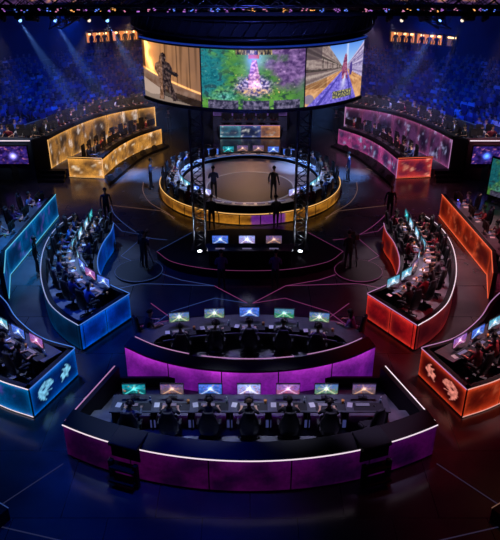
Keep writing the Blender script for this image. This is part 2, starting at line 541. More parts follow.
# ------------------------------------------------------------------ furniture prototypes
def make_chair():
    t = empty('gaming_chair')
    m = MB(); m.box((0,.02,.455), (.50,.50,.09), bev=.03)
    for s in (-1,1): m.box((s*.235,.02,.485), (.07,.46,.07), bev=.025)
    m.build('seat', M['chair'], t)
    m = MB()
    prof = [(.42,.20,-.225),(.60,.25,-.245),(.80,.265,-.265),(.98,.24,-.29),(1.10,.18,-.305),(1.20,.165,-.315),(1.27,.12,-.322)]
    k = 0
    for z, w, y in prof:
        for x, dy in ((-w,.045),(-w*.55,.0),(w*.55,.0),(w,.045),(w,-.02),(w*.5,-.06),(-w*.5,-.06),(-w,-.02)): m.v.append(Vector((x,y+dy,z)))
    for i in range(len(prof)-1):
        for j in range(8): m.face((i*8+j,i*8+(j+1)%8,(i+1)*8+(j+1)%8,(i+1)*8+j), True)
    m.face(range(7,-1,-1)); m.face(range((len(prof)-1)*8, len(prof)*8))
    bk_ = m.build('backrest', M['chair'], t)
    MB().box((0,-.262,1.13), (.24,.06,.12), bev=.025).build('headrest', M['chairtrim'], bk_)
    for s in (-1,1):
        m = MB(); m.box((s*.30,.0,.68), (.08,.26,.035), bev=.012); m.tube([(s*.30,-.02,.67),(s*.30,-.02,.46),(s*.2,-.02,.42)], .02, 6)
        m.build('armrest', M['plastic'], t)
    m = MB(); m.cyl((0,0,.10), .028, .32, 10); m.box((0,0,.405), (.2,.26,.03)); m.build('gas_post', M['metal'], t)
    m = MB()
    for i in range(5):
        a = 2*PI*i/5+.3
        m.tube([(0,0,.115),(.30*math.cos(a),.30*math.sin(a),.075)], [.03,.018], 6)
        m.cyl((.30*math.cos(a)-.0,.30*math.sin(a),.0), .028, .055, 8)
    m.build('star_base', M['plastic'], t)
    return proto(t)
CHAIR = make_chair()
def merged_chair():
    m = MB(); m.box((0,.02,.455), (.50,.50,.09), bev=.03); m.box((0,-.27,.86), (.46,.07,.82), bev=.03)
    m.cyl((0,0,.10), .03, .32, 6)
    for i in range(5):
        a = 2*PI*i/5; m.tube([(0,0,.09),(.28*math.cos(a),.28*math.sin(a),.03)], [.03,.03], 4)
    o = bpy.data.objects.new('gaming_chair', m.mesh('small_chair', M['chair'])); C.objects.link(o)
    return proto(o)
CHAIR_FAR = merged_chair()

def grid_picture(w, h, f, nx, ny):
    """upright picture in the local XZ plane facing -Y, centred"""
    m = MB(); m.col = []
    for j in range(ny+1):
        for i in range(nx+1):
            m.v.append(Vector((w*(i/nx-.5),0,h*(j/ny-.5)))); m.col.append(disp(f(i/nx, j/ny)))
    for j in range(ny):
        for i in range(nx):
            a = j*(nx+1)+i; m.face((a,a+1,a+nx+2,a+nx+1), True)
    return m
def game_view(seed, sky, ground, hi, k=1.):
    def f(u, v):
        n = fbm(u*5+seed, v*5, seed)
        c = mixc(ground, sky, sst(.35,.65,v+n*.8))
        ang = math.atan2(v-.52, (u-.5)*1.7); d = math.hypot((u-.5)*1.7, v-.52)
        ray = nz(math.cos(ang)*2.2+seed, math.sin(ang)*2.2, seed)
        c = mixc(c, mixc(sky, hi, .5), sst(.12,.35,ray)*sst(.75,.25,d)*.9)
        if v < .5: c = mixc(c, hi, .75*math.exp(-((abs(u-.5)-(.5-v)*.8)/.045)**2))
        c = addc(c, hi, math.exp(-(d/.16)**2)*.9)
        q = fbm(u*12, v*10+seed, seed+3); c = mixc(c, (.06,.06,.10), sst(.12,.4,q)*.55)
        c = mixc(c, (.8,.35,.15), sst(.2,.4,fbm(u*9+7,v*9,seed+9))*.7)
        if v < .10 and .28 < u < .72: c = mixc(c,(.05,.05,.07),.7)
        if v > .92: c = mulc(c,.5)
        return mulc(c, k*1.15)
    return f
SCREENS = []
for i, (s, g, h) in enumerate((((.22,.40,.52),(.12,.42,.28),(.75,.90,.75)), ((.25,.36,.60),(.28,.42,.34),(.9,.9,.65)),
        ((.05,.42,.50),(.04,.28,.30),(.35,.95,.95)), ((.30,.24,.42),(.30,.24,.28),(.9,.65,.45)), ((.22,.36,.80),(.15,.28,.60),(.8,.9,1.)),
        ((.50,.55,.85),(.50,.45,.70),(1.,1.,1.)), ((.45,.28,.60),(.50,.25,.42),(.95,.75,.9)), ((.25,.55,.68),(.45,.55,.65),(.9,.95,1.)))):
    SCREENS.append(grid_picture(.655,.365, game_view(i*3.7,s,g,h,1.0), 32, 18).mesh('game_screen', M['display']))
def make_monitor():
    t = empty('gaming_monitor')
    m = MB(); m.box((0,.018,.36), (.69,.03,.40), bev=.006); m.box((0,.045,.36), (.30,.03,.22), bev=.01); m.build('housing', M['plastic'], t)
    s = bpy.data.objects.new('screen', SCREENS[0]); C.objects.link(s); s.parent = t; s.location = (0,.001,.36)
    m = MB(); m.tube([(0,.06,.34),(0,.075,.15),(0,.06,.012)], .017, 6); sd__ = m.build('stand', M['plastic'], t)
    MB().box((0,.05,.009), (.26,.17,.016), bev=.005).build('base', M['plastic'], sd__)
    return proto(t)
MON = make_monitor()
def put_monitor(loc, rz, label, pic, group=None):
    r = place(MON, loc, rz, label, 'monitor', group)
    for c in r.children:
        if c.name.startswith('screen'): c.data = SCREENS[pic]
    return r
def make_keyboard():
    m = MB(); m.box((0,0,.012), (.40,.135,.022), bev=.005); m.cur = 1
    for j in range(5):
        for i in range(14): m.box((-.182+i*.028,-.048+j*.0245,.026), (.021,.018,.006))
    return m
KEYB = bpy.data.objects.new('keyboard', make_keyboard().mesh('keyboard', [M['plastic'], M['rgb']])); C.objects.link(KEYB); proto(KEYB)
MOUSE = bpy.data.objects.new('mouse', MB().sphere((0,0,.006), (.032,.055,.030), 10, 6, 0, .6).mesh('mouse', M['plastic'])); C.objects.link(MOUSE); proto(MOUSE)
PAD = bpy.data.objects.new('mouse_pad', MB().box((0,0,.002), (.86,.34,.004)).mesh('mouse_pad', M['mat'])); C.objects.link(PAD); proto(PAD)
SHEET = bpy.data.objects.new('paper_sheet', MB().box((0,0,.002),(.15,.21,.003)).mesh('paper_sheet', M['white'])); C.objects.link(SHEET); proto(SHEET)
def make_bottle():
    t = empty('water_bottle')
    m = MB(); m.cyl((0,0,0), .033, .15, 12); m.cyl((0,0,.15), .033, .04, 12, .014); m.build('bottle_body', M['bottle'], t)
    MB().cyl((0,0,.19), .016, .022, 10).build('cap', M['white'], t)
    return proto(t)
BOTTLE = make_bottle()
def make_cup():
    m = MB(); m.cyl((0,0,0), .034, .11, 12, .045)
    return m
CUP = bpy.data.objects.new('drink_cup', make_cup().mesh('drink_cup', M['cup'])); C.objects.link(CUP); proto(CUP)
def make_pc(glowmat):
    t = empty('desktop_computer')
    MB().box((0,0,.19), (.20,.38,.38), bev=.012).build('computer_case', M['plastic'], t)
    m = MB(); m.box((0,-.1935,.20), (.15,.006,.28)); m.build('front_glow_panel', glowmat, t)
    return proto(t)
PC2 = make_pc(glow('bright_computer_glow', (.16,.14,1.), 7))
PC = make_pc(glow('computer_glow', (.12,.14,.5), .25))

SHIRTS = {'blue': ['shirt_navy','shirt_blue','shirt_purple','shirt_white','shirt_navy','shirt_black'],
          'red': ['shirt_maroon','shirt_black','shirt_red','shirt_maroon','shirt_grey','shirt_black'],
          'dark': ['shirt_black','shirt_black','shirt_grey','shirt_black'],
          'mix': ['shirt_black','shirt_white','shirt_navy','shirt_grey','shirt_maroon']}
SH_NAME = {'shirt_black':'black','shirt_grey':'grey','shirt_white':'white','shirt_navy':'navy','shirt_blue':'blue','shirt_purple':'purple','shirt_maroon':'maroon','shirt_red':'red'}

def station(hx, hy, z, ang, where, booth, team, mon=.85, level=2, pic=None, empty_seat=False, shirt=None, hair=None, pose=None, idx=0):
    """a seat, its player and the things on the desk in front of it. ANG = heading of the player (degrees, 90 = away from the camera)"""
    a = R(ang); d = Vector((math.cos(a), math.sin(a))); rz = a-PI/2
    side = Vector((d.y,-d.x))
    def P(f, s, h): return (hx+d.x*f+side.x*s, hy+d.y*f+side.y*s, z+h)
    g = ' at the '+booth
    pose = pose or ['playing','leaning','upright','playing'][idx%4]
    shirt = shirt or SHIRTS[team][idx%len(SHIRTS[team])]
    hair = hair or ['short','brown','short','long','cap','short'][(idx*5+len(where))%6]
    place(CHAIR if level >= 1 else CHAIR_FAR, P(-.02,0,0) if not empty_seat else P(.05,.1,0), rz if not empty_seat else rz+R(35),
          ('empty black gaming chair' if empty_seat else 'black gaming chair')+f' at the {where}, {booth}', 'chair', 'gaming chairs'+g)
    if not empty_seat:
        person(P(0,0,0), rz, pose, shirt, f'seated person in {SH_NAME[shirt]} top at the {where}, {booth}', 'players'+g, hair, headset=(level >= 1 and idx%3 != 1))
    put_monitor(P(mon,0,.742), rz, f'lit monitor at the {where}, {booth}', pic if pic is not None else (idx*3)%len(SCREENS), 'monitors'+g)
    if level >= 1:
        k = min(.60, mon-.2)
        if level >= 2: place(PAD, P(k-.06,.1,.741), rz, f'dark mouse pad at the {where}, {booth}', 'mouse pad', 'mouse pads'+g)
        place(KEYB, P(k,-.06,.745 if level >= 2 else .741), rz, f'keyboard at the {where}, {booth}', 'keyboard', 'keyboards'+g)
        place(MOUSE, P(k-.03,.27,.745 if level >= 2 else .741), rz, f'computer mouse at the {where}, {booth}', 'mouse', 'mice'+g)
    if level >= 1: place(SHEET, P(k+.02,-.42,.741), rz+.2*(idx%3-1), f'white paper sheet left of the {where}, {booth}', 'paper', 'paper sheets'+g)
    if level == 1: place(CUP, P(k+.04,.40,.741), rz, f'orange drink cup right of the {where}, {booth}', 'cup', 'cups'+g)
    if level >= 2:
        if idx%2 == 0: place(BOTTLE, P(k+.12,.47,.741), rz, f'small clear water bottle right of the {where}, {booth}', 'bottle', 'bottles'+g)
        else: place(CUP, P(k+.10,.47,.741), rz, f'orange drink cup right of the {where}, {booth}', 'cup', 'cups'+g)

# ------------------------------------------------------------------ the setting
def struct(mb, name, m): 
    o = mb.build(name, m); tag(o, kind='structure'); return o
struct(MB().box((0,36,-.05), (84,80,.10)), 'floor', M['floor'])
CX, CY = 0., 33.
back = arc(CX,CY,30.5,-8,188,72); back2 = arc(CX,CY,30.9,-8,188,72)
struct(MB().band(back,back2,0,9.5), 'wall_back', mat('dark_blue_back_wall', (.04,.045,.07), .8, vary=.3, bscale=.5))

def floor_line(pts, m, n, w=.022, z=.004, sm=True):
    P = smooth_path(pts) if sm else pts
    A = offset(P, w); B = offset(P, -w)
    struct(MB().band(A,B,z-.003,z), 'trim_%d'%n, m)
tn = 0
for s in (1,-1):
    col = M['line_blue'] if s > 0 else M['line_pink']
    def X(p): return p if s > 0 else mir(p)
    for pts, sm, m in ((X([(-7.3,32.6),(-6.9,31.4),(-5.9,29.8),(-4.9,28.7),(-3.9,28.4)]), True, col),
                    (X([(-7.25,31.2),(-6.2,29.4),(-5.0,28.9),(-5.78,26.73),(-4.3,25.4),(-2.9,24.5),(-1.47,24.0)]), False, col),
                    (X([(-1.47,24.0),(-.1,22.6)]), False, M['line_pink']),
                    (X([(-1.47,24.0),(-4.5,24.2),(-7.0,23.0)]), False, col),
                    (X([(-.1,22.6),(-1.4,23.0),(-3.0,22.0),(-4.1,20.2)]), False, M['line_blue'] if s > 0 else M['line_pink']),
                    (X([(-6.1,36.1),(-5.9,34.6),(-5.3,33.0),(-4.3,31.7),(-3.8,30.8)]), True, M['line_warm']),
                    (X([(-7.5,32.7),(-4.6,31.9),(-3.8,31.0)]), False, M['line_warm']),
                    (X([(-9.3,37.2),(-8.1,37.0),(-7.0,38.5)]), True, M['line_warm']),
                    (X([(-4.15,20.9),(-2.9,21.4),(-3.9,22.6)]), False, M['line_pink']),
                    (X([(-5.25,16.7),(-4.95,17.3),(-4.3,17.7)]), False, M['line_white']),
                    (X([(-5.2,13.9),(-6.9,11.9)]), False, M['line_dim']),
                    (X([(-6.9,11.9),(-4.6,11.3)]), False, M['line_dim'])):
        tn += 1; floor_line(pts, m, tn, sm=sm, w=.018)
tn += 1; floor_line(arc(0,22.9,2.9,200,340,24), M['line_pink'], tn, sm=False, w=.014)

# ------------------------------------------------------------------ the front booth
def booth(name, label, loc, cat='booth'):
    e = empty(name, loc); tag(e, label, cat); return e
purple = panel_painter((.028,.0006,.030),(.005,.0003,.010),(.004,.0003,.005),1.3,.10,1.2,top=(.024,.001,.034),tw=.25)
purple2 = panel_painter((.13,.006,.22),(.03,.002,.09),(.02,.002,.03),4.1,.12,1.2,top=(.45,.03,.50),tw=.22)
F = booth('player_booth', 'large dark booth nearest the camera with a curved purple front wall', (0,14.5,0))
fa = arc(0,23.16,10.3,240,300,40)
sd = [(-5.12,14.35),(-4.2,16.9)]
outl = fa + [(5.12,14.35),(4.2,16.9),(-4.2,16.9),(-5.12,14.35)]
MB().prism([(x*.985,y) for x,y in fa]+[(5.0,14.3),(4.15,16.85),(-4.15,16.85),(-5.0,14.3)], 0, .4).build('deck', M['deck'], F)
wall_run(F, fa, 0, 1.13, purple, M['s_white'], out=1, thick=.25, plenth=2.4, coping=(.46,.20), pz=(.06,.04), ny=12)
for s in (1,-1):
    p = sd if s > 0 else mir(sd)
    q = MB(); A = even(p,4); q.band(A, offset(A, s*.16), 0, 1.13); q.build('side_wall', M['black'], F)
    MB().tube([(x,y,1.14) for x,y in A], .018, 6).build('light_strip', M['s_pink'] if s > 0 else M['s_white'], F)
    MB().box((s*-4.25,15.15,.52), (.95,.62,.24), bev=.03, rz=s*.1).build('end_bench', M['deck'], F)
q = MB(); q.box((0,16.85,.5), (8.3,.10,.5)); q.build('rear_board', M['black'], F)
q = MB(); q.box((0,15.14,1.12), (7.9,.78,.04), bev=.008)
D = solo(MB().box((0,0,.02), (7.95,.78,.04), bev=.008), 'long_desk', M['desk'], (0,15.12,1.10), 'long straight dark desk carrying the seven front booth monitors', 'desk')
q = MB()
for x in (-3.9,-2.78,-1.66,-.56,.56,1.66,2.78,3.9): q.box((x,0,-.34), (.05,.66,.70))
q.box((0,.33,-.30), (7.9,.03,.55))
bp = q.build('modesty_panel', M['black'], D, world=False)
names = ['leftmost of seven seats','second seat from the left','third seat from the left','middle seat','fifth seat from the left','sixth seat from the left','rightmost of seven seats']
sx = [-3.33,-2.24,-1.14,-.03,1.09,2.19,3.27]
pics = [2,3,4,5,6,1,3]
for i, x in enumerate(sx):
    station(x, 14.42, .4, 90, names[i], 'front booth', 'dark', .88, 2, pics[i], empty_seat=(i == 6), idx=i,
            shirt=['shirt_grey','shirt_black','shirt_black','shirt_black','shirt_black','shirt_black','shirt_black'][i], hair='short' if i != 3 else 'brown', pose=['upright','playing','leaning','playing','leaning','playing','playing'][i])
for i in range(6):
    x = (sx[i]+sx[i+1])/2
    place(PC, (x, 15.05, .4), 0, f'black desktop computer under the front booth desk between the {ORD[i]} and {ORD[i+1]} seats', 'computer', 'computers in the front booth')
# access steps hooked over the front wall
for s, nm in ((-1,'left'),(1,'right')):
    x = s*3.25; y = 23.16-math.sqrt(10.3**2-x*x)
    t = empty('crossover_step', (x,y,0), s*.33); tag(t, f'black cloth covered crossover step over the {nm} part of the purple front wall', 'step')
    MB().box((0,.12,1.28), (.84,.74,.12), bev=.02).build('top_platform', M['blackmatte'], t, world=False)
    MB().box((0,-.10,1.02), (.84,.03,.50)).build('front_drape', M['blackmatte'], t, world=False)
    for q in (-1,1):
        MB().box((q*.36,-.28,.40), (.12,.12,.80)).build('post', M['black'], t, world=False)
    MB().box((0,-.28,.62), (.72,.30,.06)).build('tread', M['black'], t, world=False)
    MB().box((0,-.36,.24), (.72,.30,.06)).build('tread', M['black'], t, world=False)

# ------------------------------------------------------------------ middle booth
Bm = booth('player_booth', 'curved dark booth with bright magenta front wall behind the front booth', (0,18.3,0))
ma = [(-4.02,17.78),(-3.0,17.1),(-1.6,16.6),(0,16.42),(1.6,16.6),(3.0,17.1),(4.02,17.78)]
mp = smooth_path(ma)
MB().prism(mp+[(4.1,18.6),(3.5,20.1),(1.9,20.75),(0,21.0),(-1.9,20.75),(-3.5,20.1),(-4.1,18.6)], 0, .5).build('deck', M['deck'], Bm)
wall_run(Bm, ma, 0, 1.28, purple2, M['s_blue'], out=1, thick=.2, plenth=1.75, coping=(.34,.18), pz=(.10,.04), strips=())
rail = offset(mp, -.36)
L_ = even(rail, 60)
for a, b in ((1,17),(19,41),(43,59)):
    MB().tube([(x,y,1.50) for x,y in L_[a:b]], .015, 6).build('light_strip', M['s_pink'], Bm)
dk_in = smooth_path([(-3.15,18.0),(-2.9,18.45),(-2.1,18.72),(-1.1,18.92),(0,19.0),(1.1,18.92),(2.1,18.72),(2.9,18.45),(3.15,18.0)])
dk_out = offset(dk_in, -.78)
Dm = empty('curved_desk', (0,19.2,.5)); tag(Dm, 'curved dark desk under the five monitors of the magenta walled booth', 'desk')
MB().band(dk_in,dk_out,1.20,1.24).build('desktop', M['desk'], Dm)
MB().band(offset(dk_in,-.70),offset(dk_in,-.74),.55,1.20).build('modesty_panel', M['black'], Dm)
st = [(-2.24,18.08,98,'leftmost of five seats'),(-1.14,18.32,94,'second seat from the left'),(-.02,18.4,90,'middle seat'),(1.09,18.32,86,'fourth seat from the left'),(2.19,18.08,82,'rightmost of five seats')]
for i, (x,y,a,nm) in enumerate(st):
    station(x,y,.5,a,nm,'magenta walled middle booth','dark',.95,2,[1,1,4,0,1][i],idx=i+1,shirt=['shirt_black','shirt_black','shirt_white','shirt_black','shirt_purple'][i],hair='short',pose=['playing','upright','playing','leaning','playing'][i])
for s, nm in ((-1,'left'),(1,'right')):
    x, y = s*3.55, 19.0
    place(CHAIR, (x,y,.5), R(60 if s > 0 else -60), f'black gaming chair at the {nm} wing of the magenta walled middle booth', 'chair')
    person((x,y,.5), R(60 if s > 0 else -60), 'leaning', 'shirt_black' if s < 0 else 'shirt_purple', f'seated person at the {nm} wing of the magenta walled middle booth', None, 'long' if s > 0 else 'short')

# ------------------------------------------------------------------ the mirrored side booths
blue_p = panel_painter((.0,.03,.28),(.0,.008,.07),(.0,.07,.35),2.2,.07)
red_p = panel_painter((.18,.006,.003),(.04,.002,.003),(.45,.03,.010),6.2,.08)
blue2 = panel_painter((.0,.03,.36),(.0,.008,.10),(.0,.08,.45),3.2,.07)
red2 = panel_painter((.24,.004,.006),(.06,.001,.004),(.60,.03,.015),7.2,.075,top=(.25,.01,.01),tw=.12)
def with_logo(p, L0, L1, col):
    """two fierce animal-head marks, one on each half of the end wall"""
    A = [(.05,.50),(.12,.78),(.20,.90),(.17,.70),(.30,.80),(.24,.62),(.36,.55),(.30,.42),(.34,.22),(.22,.36),(.14,.18),(.14,.40)]
    B = [(.02,.60),(.10,.84),(.26,.92),(.42,.80),(.46,.55),(.40,.30),(.28,.12),(.30,.32),(.20,.24),(.22,.42),(.10,.36),(.14,.52)]
    C2 = [(.06,.44),(.18,.52),(.24,.50),(.16,.40)]
    A2 = [(.26+(x-.2)*.80, .50+(y-.52)*.80) for x,y in A]; B2 = [(.70+(x-.25)*.78, .50+(y-.52)*.84) for x,y in B]
    C3 = [(.70+(x-.25)*.78, .50+(y-.52)*.84) for x,y in C2]
    C4 = [(.70+(x-.25)*.78, .50+(y-.52)*.84) for x,y in ((.22,.70),(.36,.66),(.32,.60))]
    def f(s, h, u, L):
        c = p(s,h,u,L); t = s/L1
        if in_poly(t, h, A2): c = mixc(c,col,.75+.6*nz(t*20,h*9,1))
        if in_poly(t, h, B2) and not in_poly(t,h,C3) and not in_poly(t,h,C4): c = mixc(c,col,.7+.6*nz(t*20,h*9,4))
        return c
    return f
SIDE = {}
for s, nm, team in ((1,'left','blue'),(-1,'right','red')):
    X = (lambda p: p) if s > 0 else mir
    def A(a): return a if s > 0 else 180-a
    pn, p2 = (blue_p, blue2) if s > 0 else (red_p, red2)
    hue = 'blue' if s > 0 else 'red'
    STR = M['s_cyan'] if s > 0 else M['s_red']; ST2 = M['s_blue'] if s > 0 else M['s_pink']
    # crescent booth
    inner = [(-6.95,28.9),(-6.25,27.9),(-6.2,27.0),(-6.33,25.8),(-6.27,24.4),(-5.98,23.2),(-5.45,22.25),(-4.50,21.48)]
    outer = [(-5.86,19.33),(-6.65,20.05),(-7.40,21.1),(-8.22,23.2),(-8.68,25.5),(-8.66,27.4),(-8.2,28.9)]
    Cb = booth('player_booth', f'crescent shaped booth with {hue} lit walls on the {nm} of the floor', (s*-7.3,24.5,0))
    ip = smooth_path(inner); op = smooth_path(outer)
    MB().prism(X(ip+op), 0, .35).build('deck', M['deck'], Cb)
    wall_run(Cb, X(inner[1:]), 0, 1.1, pn, ST2, out=-s, thick=.14, plenth=1.7, pz=(.06,.05))
    wall_run(Cb, X([inner[-1],outer[0]]), 0, 1.1, p2, ST2, out=-s, thick=.16, plenth=1.27, pz=(.07,.06), straight=True, strips=('top',), ny=14)
    wall_run(Cb, X(outer), 0, 1.1, panel_painter(*( ((.0,.014,.05),(.0,.005,.02),(.0,.02,.07)) if s>0 else ((.08,.004,.006),(.025,.001,.003),(.12,.008,.008))), 3.3,.1), M['s_ice'] if s > 0 else M['s_white'], out=-s, thick=.16, plenth=1.7, pz=(.06,.05))
    cn = f'{nm} crescent booth'
    outs = [(-8.0,27.55,0),(-8.05,26.55,0),(-8.03,25.52,2),(-7.9,24.5,8),(-7.66,23.52,20),(-7.25,22.6,34),(-6.68,21.8,46),(-5.98,21.12,53)]
    for i, (x,y,a) in enumerate(outs):
        station(s*x, y, .35, A(a), f'{ORD[7-i]} outer seat from near end' if i else 'farthest outer seat', cn, team, .68 if i < 4 else .85, 1, pic=[7,5,7,4,7,4,6,4][i] if s>0 else [7,7,5,7,7,3,7,7][i], idx=i)
    inns = [(-6.66,28.0,180),(-6.66,27.05,180),(-6.70,26.05,180),(-6.74,25.05,178)]
    for i, (x,y,a) in enumerate(inns):
        station(s*x, y, .35, A(a), f'{ORD[i]} inner seat from far end', cn, team, .58, 1, pic=[2,7,7,7][i], idx=i+3)
    e1 = [(-7.72,28.3),(-7.72,27.5),(-7.74,26.5),(-7.70,25.5),(-7.58,24.55),(-7.33,23.65),(-6.95,22.85),(-6.42,22.08),(-5.75,21.42)]
    e2 = [(-6.98,28.3),(-6.98,27.5),(-7.00,26.5),(-7.02,25.5),(-6.93,24.6),(-6.62,23.95),(-6.32,23.3),(-5.88,22.6),(-5.28,22.0)]
    n_ = 40; dA = even(smooth_path(e1),n_); dB = even(smooth_path(e2),n_)
    dd = empty('curved_desk', (s*-7.3,25,.35)); tag(dd, f'long curved dark desk running along the {nm} crescent booth', 'desk')
    MB().band(X(dA),X(dB),1.05,1.09).build('desktop', M['desk'], dd)
    mid = [((a[0]+b[0])/2,(a[1]+b[1])/2) for a,b in zip(dA,dB)]
    MB().band(X(mid),X(offset(mid,.04)),.35,1.05).build('spine_panel', M['black'], dd)
    # straight side booth further out
    wl = [(-9.72,31.2),(-10.17,24.85)]; wl2 = [(-10.17,24.85),(-9.6,22.9)]
    Sb = booth('player_booth', f'straight raised booth with long {"cyan" if s>0 else "orange red"} lit wall at the {nm} edge', (s*-11,28,0))
    MB().prism(X([(-9.72,31.2),(-10.17,24.85),(-9.6,22.9),(-13.0,22.9),(-13.0,31.2)]), 0, .35).build('deck', M['deck'], Sb)
    far = panel_painter(k=.75, **{}) if 0 else panel_painter(*(((.0,.045,.17),(.0,.012,.055),(.0,.12,.34)) if s>0 else ((.17,.010,.003),(.045,.002,.0015),(.50,.045,.010))), 5.5, .09, splash=(.05,.04,.25) if s>0 else (.32,.05,.02), amp=1.2)
    wall_run(Sb, X(wl), 0, 1.2, far, STR, out=-s, thick=.16, plenth=1.6, straight=True, pz=(.05,.04), strips=('top','bottom'))
    wall_run(Sb, X(wl2), 0, 1.2, far, STR, out=-s, thick=.16, plenth=2.1, straight=True, pz=(.05,.04), strips=('top','bottom'))
    dd = empty('straight_desk', (s*-10.5,27.6,.35)); tag(dd, f'straight dark desk behind the long lit wall at the {nm} edge', 'desk')
    MB().prism(X([(-9.98,30.9),(-10.38,24.6),(-10.95,24.6),(-10.62,30.9)]), 1.05,1.09).build('desktop', M['desk'], dd)
    MB().prism(X([(-10.05,30.8),(-10.42,24.7),(-10.46,24.7),(-10.09,30.8)]), .35,1.05).build('modesty_panel', M['black'], dd)
    for i, (x,y) in enumerate(((-10.92,30.2),(-10.98,28.5),(-11.1,26.8),(-11.3,25.2))):
        station(s*x, y, .35, A(-3), f'{ORD[i]} seat from the far end', f'{nm} edge booth', team, .62, 1, pic=[5,4,4,4][i] if s>0 else [6,7,7,7][i], idx=i+1, hair='short')
    t = place(PC2, (s*-10.32,30.70,1.09), R(-15*s), f'desktop computer glowing blue violet at the far end of the {nm} edge booth', 'computer')
    # near side booth with emblem wall
    ln = [(-11.5,22.6),(-9.9,21.9),(-8.95,20.95),(-8.15,19.75),(-6.97,18.55),(-5.71,17.95)]
    lo = [(-6.56,15.82),(-7.7,16.35),(-9.4,17.5),(-11.0,19.3)]
    Nb = booth('player_booth', f'near {nm} booth with {hue} end wall bearing pale emblems', (s*-8,18.5,0))
    MB().prism(X(smooth_path(ln)+smooth_path(lo)+[(-11.5,20)]), 0, .35).build('deck', M['deck'], Nb)
    drk = panel_painter(*(((.004,.02,.09),(.002,.01,.05),(.01,.06,.25)) if s>0 else ((.10,.006,.01),(.04,.003,.005),(.3,.02,.05))), 1.1, .06)
    wall_run(Nb, X(ln), 0, 1.1, drk, ST2, out=-s, thick=.14, plenth=2, pz=(.05,.05))
    el = math.dist(ln[-1],lo[0])
    wall_run(Nb, X([ln[-1],lo[0]]), 0, 1.1, with_logo(panel_painter(*(((.0,.02,.17),(.0,.005,.045),(.0,.13,.60)) if s>0 else ((.06,.0015,.002),(.015,.0006,.001),(.70,.05,.015))), 8.2,.07), 0, el, (.22,.62,.90) if s>0 else (.85,.26,.20)),
             ST2, out=-s, thick=.16, plenth=3, sub=44, straight=True, strips=('top',), pz=(.06,.05), ny=40)
    wall_run(Nb, X(lo), 0, 1.1, far, M['s_white'] if s > 0 else M['s_pale_red'], out=-s, thick=.16, plenth=1.5, pz=(.06,.05), strips=('top','bottom'))
    mons = [(-6.86,17.86),(-7.60,18.38),(-8.33,18.95)]
    fd = (.60,.80)
    for i, (x,y) in enumerate(mons):
        station(s*(x-fd[0]*.80), y-fd[1]*.80, .35, A(53), ['nearest seat','middle seat','farthest seat'][i], f'near {nm} booth', team, .8, 2, pic=[6,4,7][i], idx=[0,5,2][i], shirt=('shirt_black','shirt_navy','shirt_blue')[i] if s>0 else ('shirt_maroon','shirt_red','shirt_maroon')[i], hair='short')
    dd = empty('straight_desk', (s*-7.5,18.2,.35)); tag(dd, f'dark desk with the large monitors in the near {nm} booth', 'desk')
    q0, q1 = (-6.30,17.30),(-9.2,19.45)
    poly = [q0,q1,(q1[0]+.36+.06,q1[1]+.50),(q0[0]+.38,q0[1]+.52)]
    poly = [(-6.50,16.98+.18),(-9.25,19.2),(-8.80,19.78),(-6.05,17.75)]
    MB().prism(X(poly), 1.05,1.09).build('desktop', M['desk'], dd)
    MB().prism(X([(-6.13,17.68),(-8.85,19.70),(-8.88,19.66),(-6.16,17.64)]), .35,1.05).build('modesty_panel', M['black'], dd)

# ------------------------------------------------------------------ centre ring
RC = (0,35.0)
ring = booth('ring_booth', 'circular gold walled desk ring around the central dark disc', (0,35,0))
gold_ring = panel_painter((.34,.13,.012),(.07,.022,.004),(.22,.09,.01),9.4,.12,1.3)
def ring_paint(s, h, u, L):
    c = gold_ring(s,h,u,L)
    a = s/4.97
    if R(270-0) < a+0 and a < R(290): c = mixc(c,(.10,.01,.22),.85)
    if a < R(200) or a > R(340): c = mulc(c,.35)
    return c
full = arc(*RC,4.95,0,360,120)
def wall_ring():
    P = full[:-1]; inn = arc(*RC,4.80,0,360,120)[:-1]
    MB().band(P,inn,0,.60,closed=True).build('outer_wall', M['black'], ring)
    n = 30
    for i in range(n):
        a0, a1 = 360*i/n+.3, 360*(i+1)/n-.3
        m = MB(); m.col = []
        for j in range(9):
            a = a0+(a1-a0)*j/8
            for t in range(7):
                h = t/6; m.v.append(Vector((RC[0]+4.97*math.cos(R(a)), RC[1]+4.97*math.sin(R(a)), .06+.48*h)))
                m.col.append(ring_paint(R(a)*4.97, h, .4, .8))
        for j in range(8):
            for t in range(6): k = j*7+t; m.face((k,k+7,k+8,k+1), True)
        m.build('led_panel', M['led'], ring)
    MB().tube([(x,y,.6) for x,y in arc(*RC,4.96,172,368,90)], .022, 6).build('light_strip', M['s_gold'], ring)
    MB().band(arc(*RC,3.78,0,360,120)[:-1], arc(*RC,4.18,0,360,120)[:-1], .70,.74, closed=True).build('desktop', M['ringdesk'], ring)
    MB().band(arc(*RC,3.80,0,360,120)[:-1], arc(*RC,3.84,0,360,120)[:-1], 0,.70, closed=True).build('inner_apron', M['black'], ring)
    MB().tube([(x,y,.73) for x,y in arc(*RC,3.77,0,360,120)[:-1]], .012, 5, closed=True).build('inner_light_strip', M['s_blue'], ring)
wall_ring()
disc = MB(); disc.prism(arc(*RC,3.72,0,360,90)[:-1], .002,.55); dsc = disc.build('stage_disc', mat('satin_brown_stage', (.26,.17,.13), .34, vary=.2, bscale=1.2)); tag(dsc, 'raised satin round stage floor inside the gold desk ring', 'stage')
d2 = MB(); d2.prism([(x,y) for x,y in arc(0,33.95,2.3,0,360,72)[:-1]], .551,.560); o = d2.build('stage_inlay', mat('dark_round_inlay', (.045,.03,.035), .5)); tag(o, 'darker round inlay at the middle of the ring stage', 'inlay')
